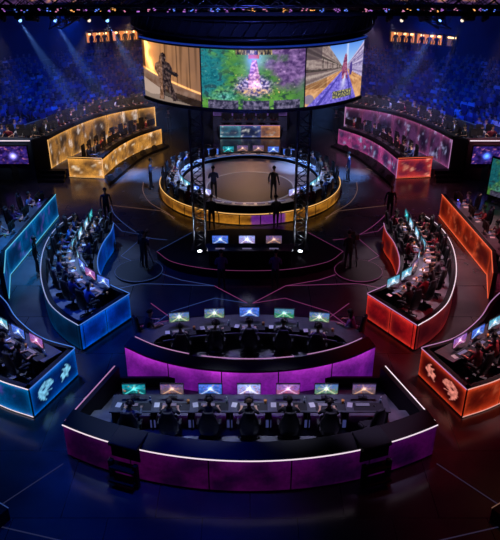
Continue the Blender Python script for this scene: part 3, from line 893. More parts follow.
d3 = MB(); d3.band(arc(0,33.95,2.32,0,360,72)[:-1], arc(0,33.95,2.36,0,360,72)[:-1], .551,.562, closed=True); o = d3.build('inlay_rim', M['line_white']); tag(o, 'thin pale rim around the dark round inlay', 'trim')
k = 0
for s, nm, team in ((-1,'left','blue'),(1,'right','blue')):
    for i in range(11):
        deg = 57-i*11.2 if s > 0 else 123+i*11.2
        if deg < 0: deg += 360
        x, y = RC[0]+4.52*math.cos(R(deg)), RC[1]+4.52*math.sin(R(deg))
        station(x, y, 0., deg+180, f'{ORD[i]} seat from the back', f'gold ring {nm} side', 'mix', .62, 0, pic=[7,4,5,7][i%4], idx=i)
for i, (x, pic) in enumerate(((-2.2,4),(-1.3,2),(-.45,3),(.5,3),(1.4,4),(2.3,4))):
    y = RC[1]+math.sqrt(3.98**2-x*x)
    put_monitor((x,y,.74), 0, f'{ORD[i]} from the left of six monitors on the back of the gold ring', pic, 'monitors on the back of the gold ring')
for i, deg in enumerate((246,254,262,270,278,286,294)):
    x, y = RC[0]+3.98*math.cos(R(deg)), RC[1]+3.98*math.sin(R(deg))
    place(KEYB, (x,y,.741), R(deg-270), f'{ORD[i]} keyboard from the left on the front arc of the gold ring', 'keyboard', 'keyboards on the front arc of the ring')

# ------------------------------------------------------------------ thrust platform with three-monitor desk, towers
T = booth('stage_platform', 'dark low platform with pale edge line holding both truss towers', (0,26.4,0), 'platform')
pf = smooth_path([(-4.1,26.4),(-3.3,25.4),(-1.7,24.75),(0,24.6),(1.7,24.75),(3.3,25.4),(4.1,26.4)])
MB().prism(pf+[(2.7,28.4),(1.2,28.8),(-1.2,28.8),(-2.7,28.4)], 0, .4).build('deck', M['black'], T)
MB().tube([(x,y,.395) for x,y in offset(pf,.012)], .010, 5).build('edge_line', M['line_pink'], T)
MB().tube([(-2.7,28.4,.40),(-4.1,26.4,.40)], .010, 5).build('edge_line', M['line_blue'], T)
MB().tube([(2.7,28.4,.40),(4.1,26.4,.40)], .010, 5).build('edge_line', M['line_pink'], T)
dd = empty('straight_desk', (0,25.2,.4)); tag(dd, 'dark desk with three monitors between the truss towers', 'desk')
MB().prism([(-1.75,24.95),(1.75,24.95),(1.9,25.6),(-1.9,25.6)],1.10,1.14).build('desktop', M['desk'], dd)
MB().box((0,25.02,.75),(3.3,.04,.68)).build('front_panel', M['black'], dd)
for x in (-1.7,1.7): MB().box((x,25.3,.75),(.05,.5,.70)).build('side_panel', M['black'], dd)
for i, (x,pic) in enumerate(((-1.25,4),(-.13,5),(1.0,3))):
    put_monitor((x,25.3,1.14), 0, ['left','middle','right'][i]+' monitor on the desk between the truss towers', pic)
    place(KEYB, (x,25.1,1.141), 0, ['left','middle','right'][i]+' keyboard on the desk between the truss towers', 'keyboard')
def tower(x, y, z0, z1, w, label):
    t = empty('truss_tower', (x,y,z0)); tag(t, label, 'truss tower')
    h = w/2; cs = [(-h,-h),(h,-h),(h,h),(-h,h)]
    m = MB()
    for a,b in cs: m.tube([(x+a,y+b,z0+.05),(x+a,y+b,z1)], .036, 6)
    m.build('chords', M['metal'], t)
    m = MB(); z = z0+.1; k = 0
    while z+.42 < z1:
        for i in range(4):
            a, b = cs[i], cs[(i+1)%4]
            if k%2: a, b = b, a
            m.tube([(x+a[0],y+a[1],z),(x+b[0],y+b[1],z+.42)], .022, 4)
            m.tube([(x+cs[i][0],y+cs[i][1],z),(x+cs[(i+1)%4][0],y+cs[(i+1)%4][1],z)], .018, 4)
        z += .42; k += 1
    m.build('lattice_bracing', M['metal'], t)
    MB().box((x,y,z0+.03),(w+.3,w+.3,.05)).build('base_plate', M['metal'], t)
    return t
for s, nm in ((-1,'left'),(1,'right')):
    tower(s*2.2, 26.75, .4, 6.66, .5, f'tall dark lattice truss tower on the {nm} of the platform')
    l = empty('uplight', (s*2.2,26.2,.4)); tag(l, f'small bright floor lamp at the foot of the {nm} truss tower', 'lamp')
    m = MB(); m.cyl((s*2.2,26.2,.40), .11, .10, 14); m.build('lamp_body', M['plastic'], l)
    m = MB(); m.cyl((s*2.2,26.2,.50), .09, .012, 14); m.build('lens', glow('uplight_lens',(.8,.85,1),14), l)

# ------------------------------------------------------------------ hanging cylindrical screen
SC = (.12,31.5); SR = 5.5; Z0, Z1 = 6.78, 9.02
def soldier_scene(u, v):
    base = .50-.30*(u-.05)                                   # foot of the sheet-metal wall
    c = mixc((.80,.52,.30),(.52,.36,.26), u*1.1+.5*fbm(u*3,v*2,1))
    c = mulc(c, 1-.30*sst(.1,.5,nz(u*16,v*.5,3))-.5*(math.exp(-((u-.62)/.008)**2)+math.exp(-((u-.83)/.008)**2)+math.exp(-((u-.42)/.008)**2)))
    fx = .06+.22*(1-v)+.05*nz(v*6,3,1)
    fl = math.exp(-((u-fx)/(.05+.03*nz(v*9,u*5,2)))**2)*sst(base-.02,base+.12,v)
    c = addc(c, (1.2,.75,.35), fl); c = addc(c,(.5,.22,.06), math.exp(-((u-fx)/.16)**2)*.8*sst(base,base+.1,v))
    if u < .05: c = mulc(c,.4)
    if v < base:
        g = fbm(u*8,v*8,8); c = mixc((.38,.26,.20),(.52,.40,.34), .5+g*1.5)
        k = v-(.33-.42*(u-.05))
        if k < 0 and u < .95: c = mixc(c,(.72,.62,.56),.85)
        if -.08 < v-(.16-.22*(u-.5)) < .05 and u > .30: c = mulc(c,.42)
        if v < .10+.10*nz(u*4,1,1): c = mulc(c,.75)
    c = addc(c,(1.,.60,.28), .9*math.exp(-((v-base-.015)/.018)**2))
    F = [(.33,.70),(.34,.78),(.36,.845),(.40,.86),(.43,.83),(.435,.77),(.42,.72),(.48,.69),(.51,.62),(.52,.56),(.58,.545),(.60,.50),(.55,.47),(.50,.50),(.49,.42),(.50,.33),(.53,.22),(.58,.05),(.51,.03),(.46,.18),(.42,.30),(.40,.18),(.38,.03),(.31,.03),(.33,.20),(.33,.38),(.30,.46),(.26,.54),(.27,.64)]
    F = [(.42+(x-.42)*1.25,y) for x,y in F]
    if in_poly(u,v,F):
        q = fbm(u*26,v*20,2); c = mixc((.08,.06,.07),(.42,.33,.31), .35+q*1.6)
        if u < .36: c = addc(c,(.35,.22,.12),.7)
        if v > .79: c = mulc(c,.7)
    if in_poly(u,v,[(.44,.60),(.63,.50),(.62,.46),(.43,.55)]): c = (.10,.09,.10)
    return c
def forest_scene(u, v):
    n = fbm(u*4,v*4,4); n2 = fbm(u*14,v*12,9); n3 = fbm(u*34,v*26,21)
    c = mixc((.20,.42,.16),(.38,.62,.24), .5+n*1.2+n3*.35)
    c = mixc(c, mixc((.06,.30,.36),(.20,.66,.66),.40+n2*1.5), sst(.26,.08,abs(u-.06)+n*.3)*sst(.12,.3,v))
    c = mixc(c, mixc((.10,.35,.32),(.45,.80,.75),.45+n3*2.5), math.exp(-(((u-.22)/.12)**2+((v-.22)/.10)**2)))
    c = mixc(c, (.10,.16,.20), sst(.02,.22,n2)*.75*(1-math.exp(-(((u-.45)/.35)**2+((v-.75)/.13)**2))))
    c = mixc(c, mixc((.24,.16,.34),(.62,.46,.72),.42+n2*1.4+n3*.4), sst(.58,.80,u*.85+v*.35-.12+n*.35)*sst(.2,.45,v))
    c = mixc(c, mixc((.16,.32,.20),(.34,.52,.30),.5+n2*1.5), sst(.80,.95,u-v*.2)*sst(.62,.4,v)*.8)
    c = mixc(c, (.55,.78,.95), .85*math.exp(-(((u-.53)/.10)**2+((v-.86)/.15)**2)))
    d = math.hypot((u-.51)/.20,(v-.40)/.20)+n2*.5
    c = mixc(c, mixc((.16,.14,.36),(.78,.70,.92),.45+n3*2.6), sst(1.15,.6,d))
    tw = abs(u-.51) < .055-.03*sst(.5,.85,v)+.012*nz(v*30,2,2)
    if tw and .36 < v < .84: c = mixc((.50,.25,.50),(.98,.72,.85),.45+n3*2.4)
    c = addc(c, (.5,.5,.5), math.exp(-(((u-.52)/.06)**2+((v-.42)/.07)**2)))
    c = mixc(c, (1.,.72,.28), min(1,max(0,.35+n3*3))*math.exp(-(((u-.51)/.15)**2+((v-.31)/.06)**2)))
    if n3 > .34: c = addc(c,(.20,.18,.14))
    if n3 < -.34: c = mulc(c,.65)
    c = mixc(c,(.95,.80,.45), .9 if nz(u*42,v*30,31) > .55 and .3 < u < .8 and .15 < v < .6 else 0)
    if v < .15 and (.06 < u < .36 or .40 < u < .66 or .70 < u < .96):
        c = mixc((.12,.12,.18),(.50,.46,.60), .38+fbm(u*30,v*18,1)*1.5)
    if v > .92 and .33 < u < .68: c = mixc((.10,.10,.12),(.85,.72,.45), .40+fbm(u*60,v*9,1)*2.)
    if v > .86 and abs(u-.505) < .05 and v < .92: c = (.75,.35,.30)
    return c
def street_scene(u, v):
    vx, vy = .66, .60                                         # vanishing point
    n3 = fbm(u*26,v*22,5)
    if v > vy+max(0,(u-vx))*1.15 and v > vy+max(0,(vx-u))*1.5-.05 and not u < .38:
        c = mixc((.70,.84,.98),(.30,.52,.92), (v-.6)*2.4)
    elif u < vx and v > vy-(vx-u)*.32-.02:
        t = (v-vy)/max(.03,vx-u)                              # lines running to the vanishing point
        c = mixc((.40,.33,.33),(.66,.58,.55), .5+1.6*nz(t*9,1,3)+n3)
        if .50 < t < .62 or -.02 < t < .06: c = mulc(c,.45)
        if nz(math.log(max(.03,vx-u))*9,2,2) > .25 and .1 < t < .5: c = mulc(c,.5)
        if u < .25 and v > .80: c = mixc(c,(.24,.20,.22),.7)
    elif u > vx and v > vy-(u-vx)*.75:
        t = (v-vy)/max(.03,u-vx); c = mixc((.42,.36,.58),(.78,.72,.86), .5+1.5*nz(t*7,3,3)+n3)
    else:
        t = (u-vx)/max(.03,vy-v)
        c = mixc((.66,.42,.26),(.90,.66,.44), .5+nz(t*5,math.log(max(.02,vy-v))*3,2)*1.2+n3*.8)
        if u < .35 and v > .30: c = mulc(c,.72)
    dv = max(0,.58-v); lo = vx-.02-dv*1.05; hi = vx+.03+dv*.36
    if v < .58 and lo < u < hi:
        q = (u-lo)/(hi-lo); c = mixc((.26,.22,.66),(.58,.52,.98), .45+n3*1.2)
        c = mixc(c,(.92,.92,1.), math.exp(-((q-.66)/.10)**2)*sst(.05,.5,v)); 
        if .16 < q < .24 or .86 < q < .92: c = mixc(c,(.20,.18,.55),.8)
    if v >= .5: c = mixc(c,(.86,.90,1.), .75*math.exp(-((u-.69)/.018)**2))
    if in_poly(u,v,[(.60,.58),(.625,.72),(.64,.80),(.66,.84),(.685,.80),(.69,.70),(.70,.58),(.715,.40),(.69,.38),(.665,.50),(.645,.40),(.61,.40)]): c = mixc((.34,.12,.30),(.72,.42,.52),.5+n3*2)
    if in_poly(u,v,[(.74,.52),(.75,.64),(.77,.68),(.79,.63),(.80,.52),(.78,.44),(.75,.44)]): c = (.26,.20,.50)
    if .46 < u < .80 and .07 < v < .20: c = mixc((.16,.18,.26),(.80,.74,.38), .30+fbm(u*46,v*34,3)*2.2)
    if math.hypot((u-.06)*1.0,v-.12) < .085: c = mixc(c,(.42,.40,.56),.8)
    return c
scr = booth('hanging_screen', 'large curved three part screen hanging above the gold ring', (0,SC[1]-SR,Z0), 'screen')
hz = [(-55.5,-21.9,soldier_scene),(-21.3,21.3,forest_scene),(21.9,55.5,street_scene)]
for a0, a1, f in hz:
    nx, ny = 190, 96; m = MB(); m.col = []
    s0, s1 = math.sin(R(a0)), math.sin(R(a1))
    for j in range(ny+1):
        for i in range(nx+1):
            a = R(-90+a0+(a1-a0)*i/nx)
            m.v.append(Vector((SC[0]+SR*math.cos(a), SC[1]+SR*math.sin(a), Z0+(Z1-Z0)*j/ny))); m.col.append(disp(f((math.sin(R(a0+(a1-a0)*i/nx))-s0)/(s1-s0),j/ny)))
    for j in range(ny):
        for i in range(nx): k = j*(nx+1)+i; m.face((k,k+1,k+nx+2,k+nx+1), True)
    m.build('screen_picture', M['display'], scr)
A1 = arc(*SC,SR-.03,-90-56,-90+56,60); A2 = arc(*SC,SR-.28,-90-56,-90+56,60)
MB().band(A1,A2,Z0-.1,Z1+.1).build('housing', M['blackmatte'], scr)
A1 = arc(*SC,SR+.05,-90-56,-90+56,60)
MB().band(A1,A2,Z0-.14,Z0-.02).build('lower_rim', M['black'], scr)
MB().band(A1,A2,Z1+.02,Z1+.16).build('upper_rim', M['black'], scr)
MB().tube([(x,y,Z1+.12) for x,y in arc(*SC,SR+.07,-90-56,-90+56,60)], .035, 6).build('blue_light_line', glow('rim_light',(.01,.05,.45),.5), scr)
# rigging drum above
drum = booth('rigging_drum', 'dark lattice drum above the hanging screen', (0,SC[1],Z1+.3), 'rigging')
for zz, nm in ((Z1+.35,'lower_ring'),(Z1+1.0,'upper_ring')):
    m = MB()
    for r_ in (SR-.15,SR-.6): m.tube([(x,y,zz) for x,y in arc(*SC,r_,0,360,72)[:-1]], .04, 6, closed=True)
    m.build(nm, M['metal'], drum)
m = MB()
for i in range(72):
    a = R(i*5); b = R(i*5+5)
    for r_ in (SR-.15,SR-.6):
        m.tube([(SC[0]+r_*math.cos(a),SC[1]+r_*math.sin(a),Z1+.35),(SC[0]+r_*math.cos(b),SC[1]+r_*math.sin(b),Z1+1.)], .018, 4)
    m.tube([(SC[0]+(SR-.15)*math.cos(a),SC[1]+(SR-.15)*math.sin(a),Z1+.35),(SC[0]+(SR-.6)*math.cos(a),SC[1]+(SR-.6)*math.sin(a),Z1+.35)], .018, 4)
m.build('lattice_bracing', M['metal'], drum)
MB().band(arc(*SC,SR-.25,0,360,72)[:-1], arc(*SC,SR-.5,0,360,72)[:-1], Z1+.12, Z1+.9, closed=True).build('black_masking', M['blackmatte'], drum)
MB().prism(arc(*SC,SR-.5,0,360,60)[:-1], Z1+.5, Z1+.56).build('top_deck', M['blackmatte'], drum)

# ------------------------------------------------------------------ ceiling rig
def h_truss(x0, x1, y, z, label, w=.45, y1=None):
    t = empty('ceiling_truss', ((x0+x1)/2,y,z)); tag(t, label, 'truss')
    y1 = y if y1 is None else y1
    h = w/2; L = math.hypot(x1-x0,y1-y); n = int(L/.6); dx, dy = (x1-x0)/n, (y1-y)/n
    ux, uy = -(y1-y)/L, (x1-x0)/L
    cs = [(-h,-h),(h,-h),(h,h),(-h,h)]
    def p(i,c): return (x0+dx*i+ux*c[0], y+dy*i+uy*c[0], z+c[1])
    m = MB()
    for c in cs: m.tube([p(0,c),p(n,c)], .032, 5)
    m.build('chords', M['metal'], t)
    m = MB()
    for i in range(n):
        for k in range(4):
            a, b = cs[k], cs[(k+1)%4]
            if i%2: a, b = b, a
            m.tube([p(i,a),p(i+1,b)], .017, 4, caps=False)
    m.build('lattice_bracing', M['metal'], t)
h_truss(-17,17,24.1,11.0,'topmost and nearest of the long ceiling trusses crossing the picture')
h_truss(-17,17,25.72,10.75,'second nearest of the long ceiling trusses, just above the screen drum')
h_truss(-19,-5.9,34.0,9.78,'far ceiling truss on the left, carrying the blue stage lamps')
h_truss(5.9,19,34.0,9.78,'far ceiling truss on the right, carrying the blue stage lamps')
h_truss(-7.2,-7.2,26.0,10.0,'cross truss joining the long trusses left of the screen', y1=33.7)
h_truss(7.2,7.2,26.0,10.0,'cross truss joining the long trusses right of the screen', y1=33.7)
cat = booth('lighting_catwalk', 'long dark catwalk full of cables and small lights at the very top', (0,24.9,10.5), 'catwalk')
MB().box((0,24.9,10.45),(34,.9,.06)).build('walkway_deck', M['blackmatte'], cat)
MB().box((0,24.47,10.5),(34,.03,.08)).build('toe_board', M['black'], cat)
m = MB()
for z in (10.95,11.35): m.tube([(-17,25.33,z),(17,25.33,z)], .02, 5)
for i in range(35): m.tube([(-17+i,25.33,10.45),(-17+i,25.33,11.35)], .015, 4)
m.build('handrail', M['metal'], cat)
# small equipment lights, one mesh each colour family along the catwalk
rnd = random.Random(3)
SM = {n: glow('pilot_'+n, c, 1.8) for n, c in dict(violet=(.35,.12,.5), amber=(.9,.38,.1), blue=(.1,.2,.8), pink=(.6,.2,.35)).items()}
PL = MB().box((0,0,.05),(.16,.12,.10), bev=.015)
for i in range(84):
    n = rnd.choice(['violet','violet','amber','blue','pink'])
    x = -11.5+23*i/83+rnd.uniform(-.2,.2)
    y = rnd.uniform(24.7,25.1)
    t = empty('power_distribution_box', (x,y,10.48), rnd.uniform(-.4,.4))
    tag(t, f'small equipment box with {n} pilot lights on the top catwalk', 'equipment box', f'{n} lit equipment boxes on the catwalk')
    w = rnd.uniform(.12,.22)
    MB().box((0,0,.09),(w,.3,.18), bev=.01).build('box_body', M['plastic'], t, world=False)
    q = MB()
    for j in range(rnd.randint(2,4)): q.box((rnd.uniform(-w*.4,w*.4),-.155,rnd.uniform(.04,.15)),(.05,.01,.02)); q.box((rnd.uniform(-w*.4,w*.4),rnd.uniform(-.1,.1),.183),(.05,.03,.01))
    q.build('pilot_lights', SM[n], t, world=False)
# moving head lamps
def make_head(on):
    t = empty('stage_lamp')
    m = MB(); m.box((0,0,-.05),(.30,.22,.10), bev=.02); m.build('lamp_base', M['plastic'], t)
    m = MB()
    for s in (-1,1): m.box((s*.17,0,-.24),(.035,.10,.32))
    m.box((0,0,-.105),(.34,.10,.03))
    m.build('yoke', M['plastic'], t)
    m = MB(); m.tube([(0,-.10,-.20),(0,.02,-.33),(0,.13,-.47)], [.10,.13,.135], 12); m.build('lamp_head', M['plastic'], t)
    m = MB(); m.sphere((0,.133,-.473),.085,12,8); m.build('lens', on, t)
    return proto(t)
H_BLUE, H_WHITE, H_OFF = make_head(M['lens']), make_head(M['lenswhite']), make_head(M['lampoff'])
def spot(loc, target, col, power, angle=30, blend=.6, size=.15):
    l = bpy.data.lights.new('spot_beam','SPOT'); l.color = col; l.energy = power; l.spot_size = R(angle); l.spot_blend = blend; l.shadow_soft_size = size
    o = bpy.data.objects.new('spot_beam', l); C.objects.link(o); o.location = loc
    o.rotation_euler = (Vector(target)-Vector(loc)).to_track_quat('-Z','Y').to_euler()
    return o
lamps = [(-11.15,H_BLUE,'bright blue',1),(-9.47,H_BLUE,'bright blue',1),(-6.97,H_BLUE,'bright blue',1),(-7.84,H_WHITE,'pale lit',1),(-11.9,H_OFF,'dark',0),(-10.3,H_OFF,'dark',0),(-8.7,H_OFF,'dark',0),
         (5.95,H_BLUE,'bright blue',1),(9.23,H_BLUE,'bright blue',1),(10.3,H_WHITE,'pale lit',1),(7.4,H_WHITE,'pale lit',1),(8.3,H_OFF,'dark',0),(11.3,H_OFF,'dark',0),(6.7,H_OFF,'dark',0)]
lamps.sort(key=lambda q: q[0])
for i, (x,h,nm,on) in enumerate(lamps):
    sd_ = 'left' if x < 0 else 'right'
    j = [q for q in lamps if (q[0] < 0) == (x < 0)].index((x,h,nm,on))
    place(h, (x,34.0,9.5), R(-120) if x < 0 else R(120), f'{nm} hanging stage lamp, {ORD[j]} from the left on the {sd_} far truss', 'stage lamp', 'hanging stage lamps')
# line array speakers hanging left and right
for s, nm in ((-1,'left'),(1,'right')):
    for j, xx in enumerate((7.6,9.5)):
        t = empty('speaker_cluster', (s*xx,30.5,10.0)); tag(t, f'black hanging speaker cluster {"nearer" if j==0 else "farther from"} the screen on the {nm}', 'speaker')
        for k in range(4):
            MB().box((0,.03*k*k*.5,-.16*k),(.40,.34,.15), rx=-.08*k, bev=.02).build('speaker_box', M['blackmatte'], t, world=False)
        MB().tube([(0,0,.1),(0,0,1.2)], .02, 5).build('hanging_chain', M['metal'], t, world=False)

# ------------------------------------------------------------------ back tiers, left gold and right rose
goldp = panel_painter((.30,.13,.03),(.035,.02,.014),(.60,.27,.05),1.9,.07,1.8,splash=(.55,.45,.40))
gold_lo = panel_painter((.50,.22,.04),(.10,.045,.018),(.65,.28,.05),4.9,.10,1.6,splash=(.75,.58,.40))
rosep = panel_painter((.07,.02,.08),(.008,.004,.018),(.25,.05,.14),2.9,.07,1.8,splash=(.25,.25,.45))
rose_lo = panel_painter((.28,.03,.15),(.03,.012,.06),(.30,.05,.14),6.9,.09,1.7,splash=(.22,.30,.50))
rose_end = panel_painter((.30,.02,.025),(.06,.006,.03),(.60,.05,.03),8.1,.08,1.5,splash=(.75,.30,.20))
for s, nm in ((1,'left'),(-1,'right')):
    X = (lambda p: p) if s > 0 else mir
    hue = 'gold' if s > 0 else 'rose'
    Up = [(-11.54,37.04),(-11.15,38.44),(-10.41,40.37),(-9.53,41.95),(-8.3,43.3),(-6.4,44.5)]
    U = booth('tier_booth', f'tall curved {hue} walled upper tier at the back {nm}', (s*-10,42,0), 'tiered booth')
    up = smooth_path(Up)
    bk = arc(CX,CY,14.9,110,163,24)
    MB().prism(X(up+[( -6.0,47.2)]+bk+[(-13.6,36.4)]), 0, 1.55).build('deck', M['stand_step'], U)
    Tm = M['s_gold'] if s > 0 else M['s_pink']
    wall_run(U, X(Up), .4, 2.3, goldp if s > 0 else rosep, None, out=s, thick=.14, plenth=1.25, pz=(.08,.12), coping=(.30,.02), ny=14)
    e0, e1 = Up[0], (-12.3,36.4)
    MB().prism(X([e0,(-12.2,36.45),(-12.3,36.75),(-11.6,37.4)]), 0, 2.34).build('end_block', M['black'], U)
    MB().tube([(s*-11.54-s*-.03,37.02,.5),(s*-11.54-s*-.03,37.02,2.2)], .02,5).build('light_strip', Tm, U)
    MB().tube([(s*-6.37,44.45,.5),(s*-6.37,44.45,2.2)], .025,5).build('light_strip', Tm, U)
    dA = offset(up, -.0-.02); dB = offset(up, -.62)
    dd = empty('curved_desk', (s*-10,42,1.55)); tag(dd, f'narrow curved desk on top of the {hue} upper tier wall', 'desk')
    MB().band(X(dA),X(dB),2.33,2.37).build('desktop', M['black'], dd)
    # players in pairs
    pth = offset(up, -.92); Lp = plen(pth); n = 15 if s > 0 else 16
    pos = even(pth, 200)
    for i in range(n):
        t = (.03+.94*i/(n-1)) + (.012 if i%2 else -.012)
        k = int(t*200); k = max(1,min(199,k))
        tx, ty = pos[k+1][0]-pos[k-1][0], pos[k+1][1]-pos[k-1][1]
        ang = math.degrees(math.atan2(ty,tx))-90
        x, y = pos[k]
        if s < 0: ang = 180-ang
        station(s*x, y, 1.62, ang, f'{ORD[i] if i<18 else i} seat from the near end', f'{nm} upper tier', 'mix', .56, 0, pic=i%8, idx=i)
    # lower tier
    Lo = [(-8.45,36.65),(-7.95,39.0),(-7.1,41.1),(-5.8,42.9)]
    Lt = booth('tier_booth', f'lower curved {hue} walled tier in front of the tall one, back {nm}', (s*-8.8,40,0), 'tiered booth')
    lp = smooth_path(Lo)
    MB().prism(X(lp+[(-6.3,44.3)]+[(p[0]+.02,p[1]-.03) for p in up[::-1]]+[(-10.5,36.9)]), 0, .5).build('deck', M['deck'], Lt)
    wall_run(Lt, X(Lo), 0, 1.25, gold_lo if s > 0 else rose_lo, Tm, out=s, thick=.14, plenth=1.15, pz=(.10,.10), coping=(.3,.02), strips=('bottom',), ny=12)
    wall_run(Lt, X([(-10.5,36.9),(-8.45,36.65)]), 0, 1.25, gold_lo if s > 0 else rose_end, Tm if s > 0 else M['s_red'], out=s, thick=.14, plenth=2.2, pz=(.08,.10), straight=True, strips=('top','bottom'), ny=14)
    MB().tube([(s*-8.45,36.62,.05),(s*-8.45,36.62,1.2)], .02,5).build('light_strip', Tm, Lt)
    dd = empty('curved_desk', (s*-8,40,.5)); tag(dd, f'curved desk behind the {hue} lower tier wall', 'desk')
    a_, b_ = offset(lp,-.2), offset(lp,-.75)
    MB().band(X(a_[2:]),X(b_[2:]),1.2,1.24).build('desktop', M['desk'], dd)
    MB().band(X(a_[2:]),X(offset(lp,-.24)[2:]),.5,1.2).build('front_panel', M['black'], dd)
    for row, (off, cnt, lab) in enumerate(((-1.08,8,'front row'),)):
        pth = offset(lp, off); pos = even(pth, 200)
        for i in range(cnt):
            k = int((.08+.86*i/(cnt-1))*200)
            tx, ty = pos[k+1][0]-pos[k-1][0], pos[k+1][1]-pos[k-1][1]
            ang = math.degrees(math.atan2(ty,tx))-90
            if s < 0: ang = 180-ang
            station(s*pos[k][0], pos[k][1], .5, ang, f'{ORD[i]} seat from the near end', f'{nm} lower tier', 'mix', .62, 0, pic=i%8, idx=i+2)
    # low black step and loudspeaker wedges
    S1 = smooth_path([(-7.9,35.4),(-7.3,38.0),(-6.6,40.4),(-5.3,42.5)]); S2 = offset(smooth_path(Lo), .04)
    n_ = 30
    sp_ = MB().band(X(even(S1,n_)),X(even(S2,n_)),0,.18).build('curved_step', M['black']); tag(sp_, f'low black curved step in front of the {hue} lower tier', 'step')
    for j in range(6):
        q = even(offset(S1,-.22),60)[6+j*9]
        w = MB(); w.v += [Vector(p) for p in ((-.19,-.13,0),(.19,-.13,0),(.19,.13,0),(-.19,.13,0),(-.17,.0,.2),(.17,.0,.2),(.17,.13,.22),(-.17,.13,.22))]
        for f in ((0,3,2,1),(4,5,6,7),(0,1,5,4),(1,2,6,5),(2,3,7,6),(3,0,4,7)): w.face(f)
        tx = -math.atan2(S1[-1][0]-S1[0][0], S1[-1][1]-S1[0][1])
        solo(w, 'stage_monitor_speaker', M['blackmatte'], (s*q[0],q[1],.18), f'{ORD[j]} from the near end of the black wedge speakers on the {hue} tier step', 'speaker', f'wedge speakers on the {nm} step', rz=R(90)*s+s*tx)
    # stairs beside the tiers
    for j in range(1):
        t = empty('stairs', (s*-11.6,36.2,0)); tag(t, f'short black stairs beside the {hue} lower tier', 'stairs')
        for k in range(3): MB().box((s*-11.35,36.1+.28*k,.09+.18*k),(1.5,.30,.18), bev=.01).build('tread', M['black'], t)
    # side wall with framed screen
    w = booth('side_stand', f'dark wall with white light line on top at the far {nm}', (s*-14.5,36.4,0), 'wall')
    MB().box((s*-15.4,36.75,1.15),(6.2,.5,2.3)).build('wall_body', mat('side_wall_paint', (.03,.05,.10) if s>0 else (.12,.03,.05), .6), w)
    MB().box((s*-15.4,38.2,.75),(6.2,2.6,1.5)).build('rear_platform', M['stand_step'], w)
    MB().tube([(s*-12.35,36.48,2.31),(s*-18.5,36.48,2.31)], .03,6).build('light_strip', M['s_white'], w)
    t = empty('wall_screen', (s*-13.4,36.45,1.45)); tag(t, f'small rectangular screen on the far {nm} side wall', 'screen')
    MB().box((s*-13.4,36.44,1.5),(1.75,.08,1.12)).build('screen_frame', M['black'], t)
    def burst(u, v, s=s):
        d = math.hypot((u-.5)*1.5, v-.45)
        c = mixc((.05,.03,.12),(.12,.08,.30),.5+fbm(u*6,v*5,s*3)*2)
        c = addc(c,(.55,.55,1.) if s>0 else (.2,.45,1.), math.exp(-(d/.16)**2)*1.2)
        c = addc(c,(.8,.4,.3), max(0,fbm(u*9,v*9,5+s)-.12)*2*(1 if v>.6 or u<.2 or u>.8 else .3))
        return c
    g = grid_picture(1.65,1.02,lambda u,v: mulc(burst(u,v),1.5),36,22)
    o = g.build('screen_picture', M['display'], t, world=False); o.location = (0,-.06,.05)
    for j in range(3 if s > 0 else 2):
        x = s*-(13.95-j*.62)
        shirt = ['shirt_maroon','shirt_white','shirt_black'][j]
        person((x,37.9,1.5), R(180), 'leaning', shirt, f'seated person in {SH_NAME[shirt]} top above the far {nm} side screen', f'people above the {nm} side screen', 'short')
        place(CHAIR_FAR, (x,37.92,1.5), R(180), f'{ORD[j]} black chair from the outside above the far {nm} side screen', 'chair')
    MB().box((s*-13.3,37.25,2.22),(2.1,.5,.04)).build('shelf_desk', M['desk'], w)
    put_monitor((s*-12.9,37.2,2.24), R(180), f'monitor on the shelf above the far {nm} side screen', 5)

# green screen at far right edge
t = empty('led_screen', (13.75,32.7,0)); tag(t, 'tall screen with green game picture at the far right edge', 'screen'); t.rotation_euler = (0,0,R(-50))
o = grid_picture(2.6,2.0,lambda u,v: mulc(forest_scene(u,v),.7),40,30).build('screen_picture', M['display'], t, world=False); o.location = (0,-.07,1.25)
MB().box((0,0,1.25),(2.76,.10,2.16)).build('screen_frame', M['black'], t, world=False)
for q in (-1,1): MB().box((q*1.1,.2,.08),(.10,.8,.16)).build('foot', M['metal'], t, world=False)

# ------------------------------------------------------------------ back centre podium
bpd = booth('tier_booth', 'small two level podium with three lit panels behind the gold ring', (0,45,0), 'tiered booth')
MB().prism([(-2.05,44.6),(2.05,44.6),(2.3,46.4),(-2.3,46.4)],0,.35).build('deck', M['deck'], bpd)
MB().prism([(-2.6,46.4),(2.6,46.4),(2.9,48.4),(-2.9,48.4)],0,1.0).build('upper_deck', M['deck'], bpd)
cols = [((.03,.12,.18),(.02,.03,.07),(.08,.25,.3)),((.03,.05,.16),(.01,.015,.05),(.06,.08,.25)),((.35,.14,.06),(.08,.04,.05),(.5,.2,.08))]
def tri(s, h, u, L):
    i = min(2,int(s/1.367)); return panel_painter(*cols[i],7.7+i,.08,1.2,splash=(.5,.5,.5))(s,h,u,L)
wall_run(bpd, [(-2.05,44.6),(2.05,44.6)], 0, .9, tri, M['s_pink'], out=1, thick=.12, plenth=1.37, straight=True)
wall_run(bpd, [(-2.6,46.4),(2.6,46.4)], 1.0, 1.5, panel_painter((.05,.03,.12),(.02,.01,.05),(.08,.04,.15),2,.1), None, out=1, thick=.1, plenth=1.3, straight=True)
dd = empty('straight_desk', (0,44.9,.35)); tag(dd, 'desk on the lower level of the small back podium', 'desk')
MB().box((0,44.98,1.07),(4.0,.5,.04)).build('desktop', M['desk'], dd)
dd = empty('straight_desk', (0,46.9,1.0)); tag(dd, 'desk on the upper level of the small back podium', 'desk')
MB().box((0,46.78,1.72),(5.0,.5,.04)).build('desktop', M['desk'], dd)
for i in range(5): station(-1.6+.8*i, 45.6, .35, 270, f'{ORD[i]} seat from the left', 'back podium lower level', 'mix', .62, 0, idx=i)
